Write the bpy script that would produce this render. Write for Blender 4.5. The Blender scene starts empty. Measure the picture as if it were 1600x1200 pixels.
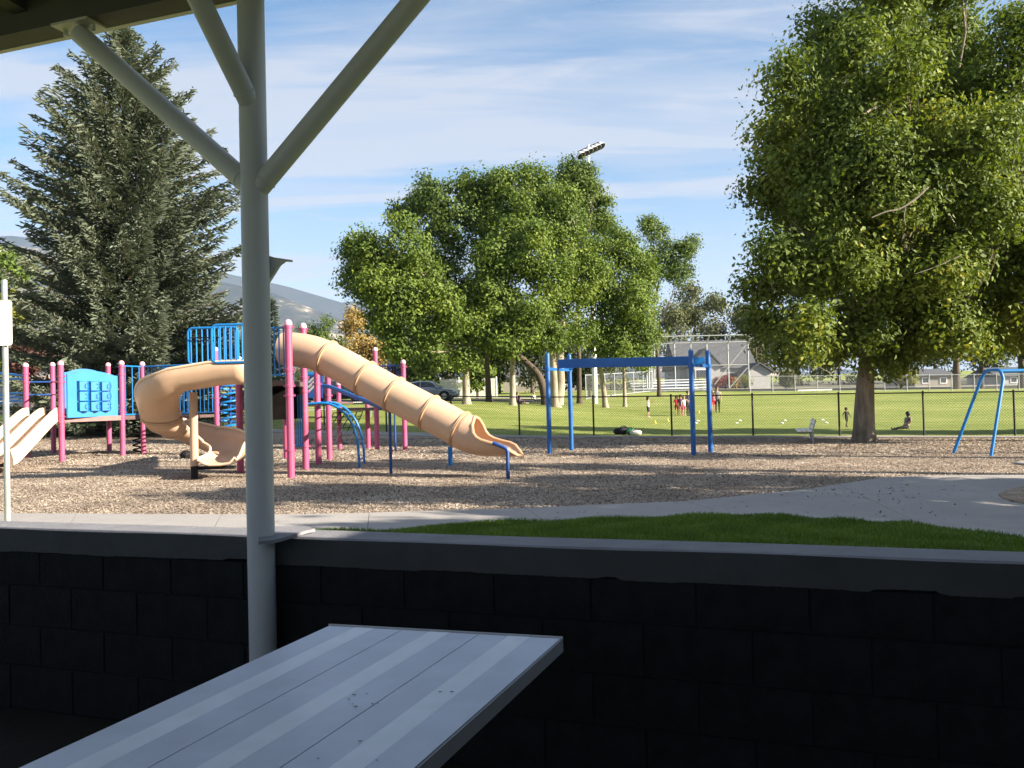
import bpy, bmesh, math, random
import numpy as np
from mathutils import Vector, Matrix
from mathutils.geometry import tessellate_polygon

random.seed(7)
RNG = np.random.default_rng(7)
scene = bpy.context.scene
COL = scene.collection
R = math.radians

# ------------------------------------------------------------------ camera
FPX = 1350.0                    # focal length in pixels of a 1600 px wide frame
ROLL, PITCH = 0.025, math.atan(25 / FPX)
CAM = Vector((0.0, 0.0, 1.5))
FWD = Vector((0, math.cos(PITCH), math.sin(PITCH)))
_up = Vector((0, -math.sin(PITCH), math.cos(PITCH)))
RGT = (Vector((1, 0, 0)) * math.cos(ROLL) - _up * math.sin(ROLL)).normalized()
UPV = (Vector((1, 0, 0)) * math.sin(ROLL) + _up * math.cos(ROLL)).normalized()
cam_data = bpy.data.cameras.new('camera')
cam_data.sensor_width = 36.0
cam_data.lens = 36.0 * FPX / 1600.0
cam_data.clip_start = 0.05
cam_data.clip_end = 30000
cam = bpy.data.objects.new('camera', cam_data)
COL.objects.link(cam)
cam.matrix_world = Matrix(((RGT.x, UPV.x, -FWD.x, CAM.x), (RGT.y, UPV.y, -FWD.y, CAM.y),
                           (RGT.z, UPV.z, -FWD.z, CAM.z), (0, 0, 0, 1)))
scene.camera = cam

# ------------------------------------------------------------------ light
SUN_EL, SUN_BACK = R(24), R(19)          # low sun from the right, a little behind the camera
SUN_DIR = Vector((math.cos(SUN_BACK) * math.cos(SUN_EL), -math.sin(SUN_BACK) * math.cos(SUN_EL), math.sin(SUN_EL)))
sun_data = bpy.data.lights.new('sun', 'SUN')
sun_data.energy = 5.0
sun_data.angle = R(0.5)
sun_data.color = (1.0, 0.89, 0.74)
sun = bpy.data.objects.new('sun', sun_data)
sun.rotation_euler = SUN_DIR.to_track_quat('Z', 'Y').to_euler()
COL.objects.link(sun)

world = bpy.data.worlds.new('World')
scene.world = world
world.use_nodes = True
wn, wl = world.node_tree.nodes, world.node_tree.links
wn.clear()
w_out = wn.new('ShaderNodeOutputWorld')
w_bg = wn.new('ShaderNodeBackground')
w_bg.inputs['Strength'].default_value = 0.05
sky = wn.new('ShaderNodeTexSky')
sky.sky_type = 'NISHITA'
sky.sun_disc = False
sky.sun_elevation = SUN_EL
sky.sun_rotation = math.atan2(SUN_DIR.x, SUN_DIR.y)
sky.air_density = 1.0
sky.dust_density = 0.6
sky.ozone_density = 2.2
# thin streaked high cloud, laid out on a flat layer far overhead
tc = wn.new('ShaderNodeTexCoord')
sep = wn.new('ShaderNodeSeparateXYZ')
wl.new(tc.outputs['Generated'], sep.inputs[0])
zc = wn.new('ShaderNodeMath'); zc.operation = 'MAXIMUM'; zc.inputs[1].default_value = 0.0
wl.new(sep.outputs['Z'], zc.inputs[0])
za = wn.new('ShaderNodeMath'); za.operation = 'ADD'; za.inputs[1].default_value = 0.10
wl.new(zc.outputs[0], za.inputs[0])
dx = wn.new('ShaderNodeMath'); dx.operation = 'DIVIDE'
dy = wn.new('ShaderNodeMath'); dy.operation = 'DIVIDE'
wl.new(sep.outputs['X'], dx.inputs[0]); wl.new(za.outputs[0], dx.inputs[1])
wl.new(sep.outputs['Y'], dy.inputs[0]); wl.new(za.outputs[0], dy.inputs[1])
cmb = wn.new('ShaderNodeCombineXYZ')
wl.new(dx.outputs[0], cmb.inputs[0]); wl.new(dy.outputs[0], cmb.inputs[1])
def cloud_layer(scale, rot, sx, sy, loc, lo, hi, detail=9.0, rough=0.58, dist=0.9):
    mp = wn.new('ShaderNodeMapping')
    mp.inputs['Rotation'].default_value = (0, 0, rot)
    mp.inputs['Scale'].default_value = (sx, sy, 1)
    mp.inputs['Location'].default_value = loc
    wl.new(cmb.outputs[0], mp.inputs[0])
    nz = wn.new('ShaderNodeTexNoise')
    nz.inputs['Scale'].default_value = scale
    nz.inputs['Detail'].default_value = detail
    nz.inputs['Roughness'].default_value = rough
    nz.inputs['Distortion'].default_value = dist
    wl.new(mp.outputs[0], nz.inputs['Vector'])
    mr = wn.new('ShaderNodeMapRange'); mr.interpolation_type = 'SMOOTHSTEP'
    mr.inputs['From Min'].default_value = lo; mr.inputs['From Max'].default_value = hi
    wl.new(nz.outputs['Fac'], mr.inputs['Value'])
    return mr
c1 = cloud_layer(0.9, R(14), 0.45, 1.6, (3.1, 1.7, 0), 0.37, 0.60)
c2 = cloud_layer(2.6, R(20), 0.5, 1.9, (7.3, 4.2, 0), 0.42, 0.66)
cm = wn.new('ShaderNodeMath'); cm.operation = 'MULTIPLY_ADD'; cm.use_clamp = True
cm.inputs[1].default_value = 0.50
wl.new(c2.outputs[0], cm.inputs[0])
cs = wn.new('ShaderNodeMath'); cs.operation = 'MULTIPLY'; cs.inputs[1].default_value = 0.90
wl.new(c1.outputs[0], cs.inputs[0]); wl.new(cs.outputs[0], cm.inputs[2])
# milky veil towards the horizon
hz = wn.new('ShaderNodeMapRange'); hz.interpolation_type = 'SMOOTHSTEP'
hz.inputs['From Min'].default_value = 0.30; hz.inputs['From Max'].default_value = 0.04
hz.inputs['To Min'].default_value = 0.0; hz.inputs['To Max'].default_value = 0.95
wl.new(sep.outputs['Z'], hz.inputs['Value'])
mx = wn.new('ShaderNodeMath'); mx.operation = 'MAXIMUM'
wl.new(cm.outputs[0], mx.inputs[0]); wl.new(hz.outputs[0], mx.inputs[1])
sc_ = wn.new('ShaderNodeMath'); sc_.operation = 'MULTIPLY'; sc_.inputs[1].default_value = 0.88
wl.new(mx.outputs[0], sc_.inputs[0])
blend = wn.new('ShaderNodeMixRGB')
blend.inputs['Color2'].default_value = (3.5, 3.75, 4.3, 1)
wl.new(sc_.outputs[0], blend.inputs['Fac'])
tint = wn.new('ShaderNodeMixRGB'); tint.blend_type = 'MULTIPLY'; tint.inputs['Fac'].default_value = 1.0
tint.inputs['Color2'].default_value = (0.74, 0.98, 1.08, 1)
wl.new(sky.outputs[0], tint.inputs['Color1'])
wl.new(tint.outputs[0], blend.inputs['Color1'])
wl.new(blend.outputs[0], w_bg.inputs['Color'])
wl.new(w_bg.outputs[0], w_out.inputs['Surface'])

scene.view_settings.view_transform = 'Standard'
scene.view_settings.look = 'None'
scene.view_settings.exposure = 1.9
scene.view_settings.gamma = 1.0
scene.view_settings.use_curve_mapping = False
scene.cycles.use_denoising = True
scene.cycles.max_bounces = 6
scene.cycles.diffuse_bounces = 3
scene.cycles.transmission_bounces = 4
scene.cycles.transparent_max_bounces = 6

# ------------------------------------------------------------------ terrain height
def sstep(a, b, x):
    t = np.clip((x - a) / (b - a), 0, 1)
    return t * t * (3 - 2 * t)
def zf(X, Y):
    X = np.asarray(X, float); Y = np.asarray(Y, float)
    base = 0.08 - 0.013 * np.clip(X, -30, 25)
    base = base * sstep(4.9, 7.2, Y) - 0.05 * (1 - sstep(4.9, 7.2, Y))
    zr = np.interp(Y, [33, 40, 53, 70, 90, 120, 160, 400, 6000], [0, .06, .47, 1.15, 2.15, 2.7, 4, 10, 60])
    zr = zr - 0.014 * np.clip(X - 14, 0, 40) * sstep(60, 85, Y) * (1 - sstep(150, 250, Y))
    zl = np.interp(Y, [33, 40, 50, 56, 63, 75, 100, 160, 400, 6000], [0, .55, 1.25, 1.38, 1.40, 1.6, 2.3, 4, 10, 60])
    zfl = np.interp(Y, [29, 40, 46, 60, 100, 160, 400, 6000], [0, .42, 1.0, 1.45, 2.2, 4, 10, 60])
    wlft = sstep(9, -4, X); wfl = sstep(-11, -18, X)
    zz = zr * (1 - wlft) + zl * wlft
    return base + zz * (1 - wfl) + zfl * wfl
def gz(x, y): return float(zf(x, y))

def ray(px, py):
    return RGT * ((px - 800) / FPX) - UPV * ((py - 600) / FPX) + FWD
def P(px, py, Y):
    d = ray(px, py)
    return CAM + d * (Y / d.y)
_ys = np.concatenate([np.arange(4, 60, 0.05), np.arange(60, 200, 0.5), np.arange(200, 6000, 20)])
def G(px, py, lift=0.0):
    d = ray(px, py)
    xs = d.x / d.y * _ys; zs = CAM.z + d.z / d.y * _ys
    h = zf(xs, _ys)
    i = int(np.argmax(zs < h))
    i = max(i, 1)
    a, b = zs[i - 1] - h[i - 1], zs[i] - h[i]
    t = a / (a - b) if a != b else 0
    y = _ys[i - 1] + t * (_ys[i] - _ys[i - 1])
    x = d.x / d.y * y
    return Vector((x, y, gz(x, y) + lift))
def K(Y): return Y / FPX             # metres per photograph pixel at depth Y

# ------------------------------------------------------------------ mesh helper
class MB:
    def __init__(self):
        self.v = []; self.f = []
    def add(self, vs, fs):
        o = len(self.v)
        self.v.extend([tuple(p) for p in vs])
        self.f.extend([tuple(i + o for i in f) for f in fs])
        return self
    def box(self, c, s, rz=0.0, m=None):
        hx, hy, hz_ = s[0] / 2, s[1] / 2, s[2] / 2
        M = m if m is not None else Matrix.Rotation(rz, 3, 'Z')
        vs = [Vector(c) + M @ Vector((x, y, z)) for x in (-hx, hx) for y in (-hy, hy) for z in (-hz_, hz_)]
        return self.add(vs, [(0, 1, 3, 2), (4, 6, 7, 5), (0, 4, 5, 1), (2, 3, 7, 6), (0, 2, 6, 4), (1, 5, 7, 3)])
    def bar(self, a, b, w, h, up=(0, 0, 1)):
        a, b = Vector(a), Vector(b)
        d = (b - a).normalized(); u = Vector(up)
        s = d.cross(u)
        if s.length < 1e-4: s = d.cross(Vector((0, 1, 0)))
        s.normalize(); u = s.cross(d)
        vs = [p + s * (w / 2 * i) + u * (h / 2 * j) for p in (a, b) for i, j in ((-1, -1), (1, -1), (1, 1), (-1, 1))]
        return self.add(vs, [(3, 2, 1, 0), (4, 5, 6, 7), (0, 1, 5, 4), (1, 2, 6, 5), (2, 3, 7, 6), (3, 0, 4, 7)])
    def tube(self, pts, r, n=8, closed=False, cap=True):
        pts = [Vector(p) for p in pts]
        m = len(pts)
        rs = r if isinstance(r, (list, tuple)) else [r] * m
        prev = None; vs = []
        for i, p in enumerate(pts):
            if closed: d = pts[(i + 1) % m] - pts[i - 1]
            else: d = pts[min(i + 1, m - 1)] - pts[max(i - 1, 0)]
            d.normalize()
            if prev is None:
                a = Vector((0, 0, 1)) if abs(d.z) < 0.9 else Vector((1, 0, 0))
                u = d.cross(a).normalized()
            else:
                u = (prev - d * prev.dot(d))
                u = u.normalized() if u.length > 1e-5 else d.orthogonal().normalized()
            prev = u; w = d.cross(u)
            for k in range(n):
                t = 2 * math.pi * k / n
                vs.append(p + (u * math.cos(t) + w * math.sin(t)) * rs[i])
        fs = []
        for i in range(m if closed else m - 1):
            j = (i + 1) % m
            for k in range(n):
                l = (k + 1) % n
                fs.append((i * n + k, i * n + l, j * n + l, j * n + k))
        if cap and not closed:
            fs.append(tuple(reversed(range(n)))); fs.append(tuple((m - 1) * n + k for k in range(n)))
        return self.add(vs, fs)
    def lathe(self, c, prof, n=16, axis=(0, 0, 1)):
        ax = Vector(axis).normalized(); u = ax.orthogonal().normalized(); w = ax.cross(u); c = Vector(c)
        vs = []; m = len(prof)
        for rr, h in prof:
            for k in range(n):
                t = 2 * math.pi * k / n
                vs.append(c + ax * h + (u * math.cos(t) + w * math.sin(t)) * rr)
        fs = [(i * n + k, i * n + (k + 1) % n, (i + 1) * n + (k + 1) % n, (i + 1) * n + k) for i in range(m - 1) for k in range(n)]
        fs.append(tuple(reversed(range(n)))); fs.append(tuple((m - 1) * n + k for k in range(n)))
        return self.add(vs, fs)
    def prism(self, poly, off):
        n = len(poly); off = Vector(off)
        vs = [Vector(p) for p in poly] + [Vector(p) + off for p in poly]
        fs = [tuple(range(n)), tuple(reversed(range(n, 2 * n)))]
        fs += [(i, n + i, n + (i + 1) % n, (i + 1) % n) for i in range(n)]
        return self.add(vs, fs)
    def ball(self, c, r, n=10, m=7, sq=(1, 1, 1)):
        c = Vector(c); vs = []
        for i in range(m + 1):
            a = math.pi * i / m
            for k in range(n):
                t = 2 * math.pi * k / n
                vs.append(c + Vector((r * sq[0] * math.sin(a) * math.cos(t), r * sq[1] * math.sin(a) * math.sin(t), r * sq[2] * math.cos(a))))
        fs = [(i * n + k, (i + 1) * n + k, (i + 1) * n + (k + 1) % n, i * n + (k + 1) % n) for i in range(m) for k in range(n)]
        return self.add(vs, fs)
    def build(self, name, mat, parent=None, smooth=False, kind=None, bevel=0):
        me = bpy.data.meshes.new(name)
        base = root_base(parent)
        me.from_pydata([(x - base[0], y - base[1], z - base[2]) for x, y, z in self.v], [], self.f)
        bm = bmesh.new(); bm.from_mesh(me)
        bmesh.ops.recalc_face_normals(bm, faces=bm.faces)
        bm.to_mesh(me); bm.free()
        return link_mesh(name, me, mat, parent, smooth, kind, bevel)

def link_mesh(name, me, mat, parent=None, smooth=False, kind=None, bevel=0):
    for m in (mat if isinstance(mat, (list, tuple)) else [mat]): me.materials.append(m)
    if smooth:
        me.polygons.foreach_set('use_smooth', [True] * len(me.polygons))
        me.set_sharp_from_angle(angle=R(42))
    o = bpy.data.objects.new(name, me); COL.objects.link(o)
    if parent is not None: o.parent = parent
    if kind: o['kind'] = kind
    if bevel:
        b = o.modifiers.new('bevel', 'BEVEL'); b.width = bevel; b.segments = 2; b.limit_method = 'ANGLE'
    return o
def root_base(p):
    while p is not None and p.parent is not None: p = p.parent
    return tuple(p.location) if p is not None else (0, 0, 0)
def tag(o, label=None, cat=None, group=None, kind=None):
    if label: o['label'] = label
    if cat: o['category'] = cat
    if group: o['group'] = group
    if kind: o['kind'] = kind
    return o
def thing(name, label, cat, loc=(0, 0, 0), group=None):
    o = bpy.data.objects.new(name, None); COL.objects.link(o)
    o.empty_display_size = 0.3
    o.location = loc
    return tag(o, label, cat, group)
def copy_tree(o, parent=None):
    c = o.copy(); COL.objects.link(c); c.parent = parent
    for ch in list(o.children): copy_tree(ch, c)
    return c
def np_mesh(name, v, quads, mat, parent=None, smooth=False, kind=None, tri=False):
    v = np.asarray(v, float); quads = np.asarray(quads, np.int64)
    base = np.array(root_base(parent)); v = v - base
    k = 3 if tri else 4
    me = bpy.data.meshes.new(name)
    me.vertices.add(len(v)); me.vertices.foreach_set('co', v.ravel())
    me.loops.add(quads.size); me.loops.foreach_set('vertex_index', quads.ravel().astype(np.int32))
    me.polygons.add(len(quads)); me.polygons.foreach_set('loop_start', np.arange(0, quads.size, k, dtype=np.int32))
    me.update(calc_edges=True); me.validate()
    if not smooth: me.polygons.foreach_set('use_smooth', [False] * len(me.polygons))
    return link_mesh(name, me, mat, parent, smooth, kind)

# ------------------------------------------------------------------ materials
def mat(name, col, rough=0.6, var=0.12, scale=6.0, metal=0.0, bump=0.0, bscale=None, col2=None, detail=5.0, spec=None, coat=0.0, stretch=None, wear=None):
    m = bpy.data.materials.new(name); m.use_nodes = True
    nt = m.node_tree; b = nt.nodes['Principled BSDF']
    b.inputs['Roughness'].default_value = rough; b.inputs['Metallic'].default_value = metal
    if spec is not None: b.inputs['Specular IOR Level'].default_value = spec
    if coat: b.inputs['Coat Weight'].default_value = coat
    t = nt.nodes.new('ShaderNodeTexCoord')
    src = t.outputs['Object']
    if stretch:
        mp = nt.nodes.new('ShaderNodeMapping'); mp.inputs['Scale'].default_value = stretch
        nt.links.new(src, mp.inputs[0]); src = mp.outputs[0]
    n = nt.nodes.new('ShaderNodeTexNoise')
    n.inputs['Scale'].default_value = scale; n.inputs['Detail'].default_value = detail; n.inputs['Roughness'].default_value = 0.6
    nt.links.new(src, n.inputs['Vector'])
    r = nt.nodes.new('ShaderNodeValToRGB')
    c = Vector(col)
    lo = col2 if col2 is not None else tuple(c * (1 - var))
    hi = tuple(c * (1 + var)) if col2 is None else col
    r.color_ramp.elements[0].position = 0.33; r.color_ramp.elements[1].position = 0.67
    r.color_ramp.elements[0].color = (*lo, 1); r.color_ramp.elements[1].color = (*hi, 1)
    nt.links.new(n.outputs['Fac'], r.inputs[0])
    last = r.outputs[0]
    if wear is not None:
        wcol, amount, ws = wear
        n3 = nt.nodes.new('ShaderNodeTexNoise'); n3.inputs['Scale'].default_value = ws; n3.inputs['Detail'].default_value = 8; n3.inputs['Roughness'].default_value = 0.7
        nt.links.new(src, n3.inputs['Vector'])
        mr = nt.nodes.new('ShaderNodeMapRange'); mr.inputs['From Min'].default_value = 0.70 - amount; mr.inputs['From Max'].default_value = 0.78 - amount
        nt.links.new(n3.outputs['Fac'], mr.inputs['Value'])
        mxn = nt.nodes.new('ShaderNodeMixRGB'); mxn.inputs['Color2'].default_value = (*wcol, 1)
        nt.links.new(mr.outputs[0], mxn.inputs['Fac']); nt.links.new(last, mxn.inputs['Color1']); last = mxn.outputs[0]
    nt.links.new(last, b.inputs['Base Color'])
    if bump:
        n2 = nt.nodes.new('ShaderNodeTexNoise'); n2.inputs['Scale'].default_value = bscale or scale * 4; n2.inputs['Detail'].default_value = 6
        nt.links.new(src, n2.inputs['Vector'])
        bp = nt.nodes.new('ShaderNodeBump'); bp.inputs['Strength'].default_value = bump; bp.inputs['Distance'].default_value = 0.02
        nt.links.new(n2.outputs['Fac'], bp.inputs['Height']); nt.links.new(bp.outputs[0], b.inputs['Normal'])
    return m

def leaf_mat(name, ca, cb, transl=0.35, cc=None, nscale=0.35, rough=0.6):
    """leaf colour differs from leaf to leaf and from bough to bough"""
    m = bpy.data.materials.new(name); m.use_nodes = True
    nt = m.node_tree; nt.nodes.clear()
    out = nt.nodes.new('ShaderNodeOutputMaterial')
    geo = nt.nodes.new('ShaderNodeNewGeometry')
    tcn = nt.nodes.new('ShaderNodeTexCoord')
    nz = nt.nodes.new('ShaderNodeTexNoise'); nz.inputs['Scale'].default_value = nscale; nz.inputs['Detail'].default_value = 3
    nt.links.new(tcn.outputs['Object'], nz.inputs['Vector'])
    add = nt.nodes.new('ShaderNodeMath'); add.operation = 'MULTIPLY_ADD'; add.inputs[1].default_value = 0.55
    sub = nt.nodes.new('ShaderNodeMapRange'); sub.inputs['From Min'].default_value = 0.35; sub.inputs['From Max'].default_value = 0.68
    sub.inputs['To Max'].default_value = 0.5
    nt.links.new(nz.outputs['Fac'], sub.inputs['Value'])
    nt.links.new(geo.outputs['Random Per Island'], add.inputs[0]); nt.links.new(sub.outputs[0], add.inputs[2])
    rp = nt.nodes.new('ShaderNodeValToRGB')
    rp.color_ramp.elements[0].color = (*ca, 1); rp.color_ramp.elements[1].color = (*cb, 1)
    if cc is not None:
        e = rp.color_ramp.elements.new(0.80); e.color = (*cb, 1); rp.color_ramp.elements[2].color = (*cc, 1)
    nt.links.new(add.outputs[0], rp.inputs[0])
    pb = nt.nodes.new('ShaderNodeBsdfPrincipled'); pb.inputs['Roughness'].default_value = rough; pb.inputs['Specular IOR Level'].default_value = 0.25
    tr = nt.nodes.new('ShaderNodeBsdfTranslucent')
    mixs = nt.nodes.new('ShaderNodeMixShader'); mixs.inputs[0].default_value = transl
    nt.links.new(rp.outputs[0], pb.inputs['Base Color'])
    hs = nt.nodes.new('ShaderNodeMixRGB'); hs.blend_type = 'MULTIPLY'; hs.inputs['Fac'].default_value = 1; hs.inputs['Color2'].default_value = (1.5, 1.45, 0.6, 1)
    nt.links.new(rp.outputs[0], hs.inputs['Color1'])
    nt.links.new(hs.outputs[0], tr.inputs['Color'])
    nt.links.new(pb.outputs[0], mixs.inputs[1]); nt.links.new(tr.outputs[0], mixs.inputs[2])
    nt.links.new(mixs.outputs[0], out.inputs['Surface'])
    return m

M = {}
M['cream'] = mat('cream paint', (0.50, 0.51, 0.51), 0.5, 0.05, 3, wear=((0.18, 0.17, 0.13), 0.015, 14), bump=0.05, bscale=30)
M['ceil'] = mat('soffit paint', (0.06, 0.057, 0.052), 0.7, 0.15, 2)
M['trim'] = mat('roof trim', (0.52, 0.50, 0.43), 0.5, 0.06, 3)
M['stucco'] = mat('tan stucco', (0.27, 0.245, 0.21), 0.8, 0.1, 2)
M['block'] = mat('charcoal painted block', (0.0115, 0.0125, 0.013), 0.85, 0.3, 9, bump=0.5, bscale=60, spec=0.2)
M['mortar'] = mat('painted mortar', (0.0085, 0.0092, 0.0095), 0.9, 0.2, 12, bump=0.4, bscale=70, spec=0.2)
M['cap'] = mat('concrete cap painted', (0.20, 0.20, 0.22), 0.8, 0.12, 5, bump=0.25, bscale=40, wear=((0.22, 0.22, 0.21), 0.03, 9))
M['capface'] = mat('darker cap face', (0.048, 0.051, 0.050), 0.75, 0.18, 4, bump=0.3, bscale=30)
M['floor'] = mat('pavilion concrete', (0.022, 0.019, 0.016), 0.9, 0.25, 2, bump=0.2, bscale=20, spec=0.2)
M['alu'] = mat('aluminium plank', (0.60, 0.65, 0.76), 0.46, 0.08, 5, metal=0.3, stretch=(1, 1, 1), wear=((0.42, 0.42, 0.43), 0.02, 16))
M['alu_rib'] = mat('aluminium ribbed strip', (0.84, 0.89, 0.97), 0.46, 0.05, 8, metal=0.2)  # paler, bluer tone puts the sky sheen of the ribs into the colour
M['alu_edge'] = mat('aluminium edge', (0.45, 0.45, 0.46), 0.5, 0.08, 5, metal=0.4)
M['dark'] = mat('dark gap', (0.012, 0.012, 0.012), 0.9)
M['galv'] = mat('galvanised steel', (0.46, 0.47, 0.48), 0.45, 0.12, 20, metal=0.5)
M['white'] = mat('white paint', (0.80, 0.80, 0.78), 0.5, 0.03, 4)
M['pink'] = mat('faded magenta powder coat', (0.40, 0.072, 0.16), 0.45, 0.12, 3, wear=((0.52, 0.17, 0.25), 0.05, 5))
M['pinkcap'] = mat('bleached pink cap', (0.72, 0.42, 0.46), 0.45, 0.08, 8)
M['blue'] = mat('blue powder coat', (0.004, 0.165, 0.46), 0.42, 0.12, 3, wear=((0.03, 0.30, 0.60), 0.05, 6))
M['bluelt'] = mat('light blue panel plastic', (0.05, 0.22, 0.52), 0.4, 0.06, 2)
M['bluedk'] = mat('deep blue plastic', (0.008, 0.055, 0.22), 0.5, 0.08, 3)
M['bluebeam'] = mat('royal blue beam', (0.004, 0.095, 0.33), 0.45, 0.10, 3, wear=((0.015, 0.18, 0.45), 0.05, 8))
M['tan'] = mat('tan slide plastic', (0.54, 0.36, 0.24), 0.42, 0.08, 1.6, wear=((0.62, 0.45, 0.32), 0.06, 3), spec=0.4)
M['tandk'] = mat('tan slide flange', (0.50, 0.315, 0.185), 0.42, 0.06, 3)
M['tanlt'] = mat('pale cream slide plastic', (0.66, 0.50, 0.34), 0.40, 0.05, 2)
M['brown'] = mat('brown deck coating', (0.10, 0.06, 0.055), 0.7, 0.15, 5)
M['black'] = mat('black metal', (0.014, 0.014, 0.015), 0.7, 0.2, 5, spec=0.15)
M['rope'] = mat('dark rope', (0.02, 0.02, 0.022), 0.8)
M['fenceblk'] = mat('black vinyl fence', (0.014, 0.015, 0.014), 0.5)
M['fencegry'] = mat('galvanised fence', (0.34, 0.35, 0.36), 0.6, 0.10, 5, metal=0.2)
M['housewhite'] = mat('weathered white siding', (0.36, 0.36, 0.355), 0.7, 0.08, 1.5)
M['bark_lt'] = mat('pale furrowed bark', (0.40, 0.35, 0.27), 0.9, 0.3, 3, bump=1.0, bscale=9, stretch=(1, 1, 0.25), col2=(0.20, 0.165, 0.12))
M['bark_md'] = mat('grey brown bark', (0.30, 0.25, 0.19), 0.9, 0.3, 5, bump=1.0, bscale=14, stretch=(1, 1, 0.22), col2=(0.11, 0.085, 0.06))
M['bark_dk'] = mat('dark bark', (0.075, 0.055, 0.04), 0.9, 0.3, 5, bump=0.8, bscale=12, stretch=(1, 1, 0.3))
M['twig'] = mat('bare grey twig', (0.26, 0.22, 0.175), 0.9, 0.2, 5)
M['leaf_mid'] = leaf_mat('cottonwood leaves', (0.042, 0.078, 0.013), (0.145, 0.205, 0.030), 0.20, cc=(0.25, 0.29, 0.04))
M['leaf_mid2'] = leaf_mat('ash leaves', (0.038, 0.070, 0.015), (0.125, 0.18, 0.033), 0.22, cc=(0.21, 0.24, 0.045))
M['leaf_right'] = leaf_mat('maple leaves', (0.050, 0.085, 0.015), (0.16, 0.21, 0.034), 0.28, cc=(0.32, 0.31, 0.045))
M['leaf_far'] = leaf_mat('olive leaves', (0.065, 0.075, 0.030), (0.14, 0.15, 0.06), 0.2, nscale=0.15)
M['leaf_dark'] = leaf_mat('dark hedge leaves', (0.018, 0.028, 0.010), (0.045, 0.062, 0.018), 0.2)
M['leaf_gold'] = leaf_mat('tan gold foliage', (0.22, 0.15, 0.045), (0.42, 0.30, 0.10), 0.2)
M['leaf_plum'] = leaf_mat('plum leaves', (0.05, 0.022, 0.018), (0.11, 0.05, 0.035), 0.2)
M['leaf_yel'] = leaf_mat('yellow green leaves', (0.12, 0.14, 0.015), (0.25, 0.25, 0.03), 0.35)
M['leaf_red'] = leaf_mat('red shrub leaves', (0.16, 0.018, 0.015), (0.26, 0.04, 0.03), 0.2)
M['needle'] = leaf_mat('blue spruce needles', (0.085, 0.112, 0.078), (0.215, 0.245, 0.17), 0.12, nscale=0.6)
M['needle2'] = leaf_mat('far spruce needles', (0.08, 0.11, 0.10), (0.16, 0.20, 0.18), 0.1)
M['asphalt'] = mat('asphalt', (0.055, 0.055, 0.058), 0.9, 0.2, 1.2, bump=0.3, bscale=40)
M['curb'] = mat('pale concrete kerb', (0.50, 0.46, 0.40), 0.85, 0.1, 2)
M['tyre'] = mat('tyre rubber', (0.015, 0.015, 0.015), 0.85)
M['rim'] = mat('alloy rim', (0.55, 0.56, 0.57), 0.35, 0.05, 5, metal=0.7)
M['glass'] = mat('car glass', (0.02, 0.024, 0.028), 0.06, 0.05, 2, spec=0.8)
M['silver'] = mat('silver blue car paint', (0.30, 0.33, 0.38), 0.25, 0.04, 2, metal=0.35, coat=0.6)
M['cargrey'] = mat('dark grey car paint', (0.05, 0.06, 0.075), 0.22, 0.05, 2, metal=0.3, coat=0.6)
M['lampglass'] = mat('headlight lens', (0.75, 0.77, 0.80), 0.12, 0.05, 5)
M['roofgrey'] = mat('dark shingle roof', (0.075, 0.078, 0.085), 0.9, 0.2, 3, bump=0.4, bscale=12)
M['pane'] = mat('house window', (0.05, 0.055, 0.065), 0.15, 0.1, 1)
M['skin'] = mat('skin', (0.50, 0.31, 0.22), 0.55, 0.05, 20)
M['skin_dk'] = mat('deep tan skin', (0.20, 0.115, 0.075), 0.55, 0.05, 20)
M['hair_bl'] = mat('black hair', (0.012, 0.010, 0.009), 0.6)
M['hair_br'] = mat('brown hair', (0.085, 0.045, 0.022), 0.6)
M['hair_bd'] = mat('blond hair', (0.38, 0.25, 0.11), 0.6)
M['c_white'] = mat('white cloth', (0.72, 0.71, 0.68), 0.8, 0.06, 20)
M['c_grey'] = mat('grey cloth', (0.20, 0.20, 0.21), 0.85, 0.08, 20)
M['c_black'] = mat('black cloth', (0.016, 0.016, 0.02), 0.85, 0.1, 20)
M['c_red'] = mat('red cloth', (0.52, 0.022, 0.035), 0.8, 0.08, 20)
M['c_pink'] = mat('pink cloth', (0.60, 0.085, 0.21), 0.8, 0.08, 20)
M['c_purple'] = mat('plum cloth', (0.16, 0.055, 0.17), 0.8, 0.08, 20)
M['c_navy'] = mat('navy cloth', (0.025, 0.03, 0.06), 0.85, 0.08, 20)
M['c_green'] = mat('green nylon', (0.02, 0.13, 0.045), 0.5, 0.1, 10)
M['c_yellow'] = mat('yellow plastic', (0.72, 0.60, 0.06), 0.5, 0.05, 10)
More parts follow.
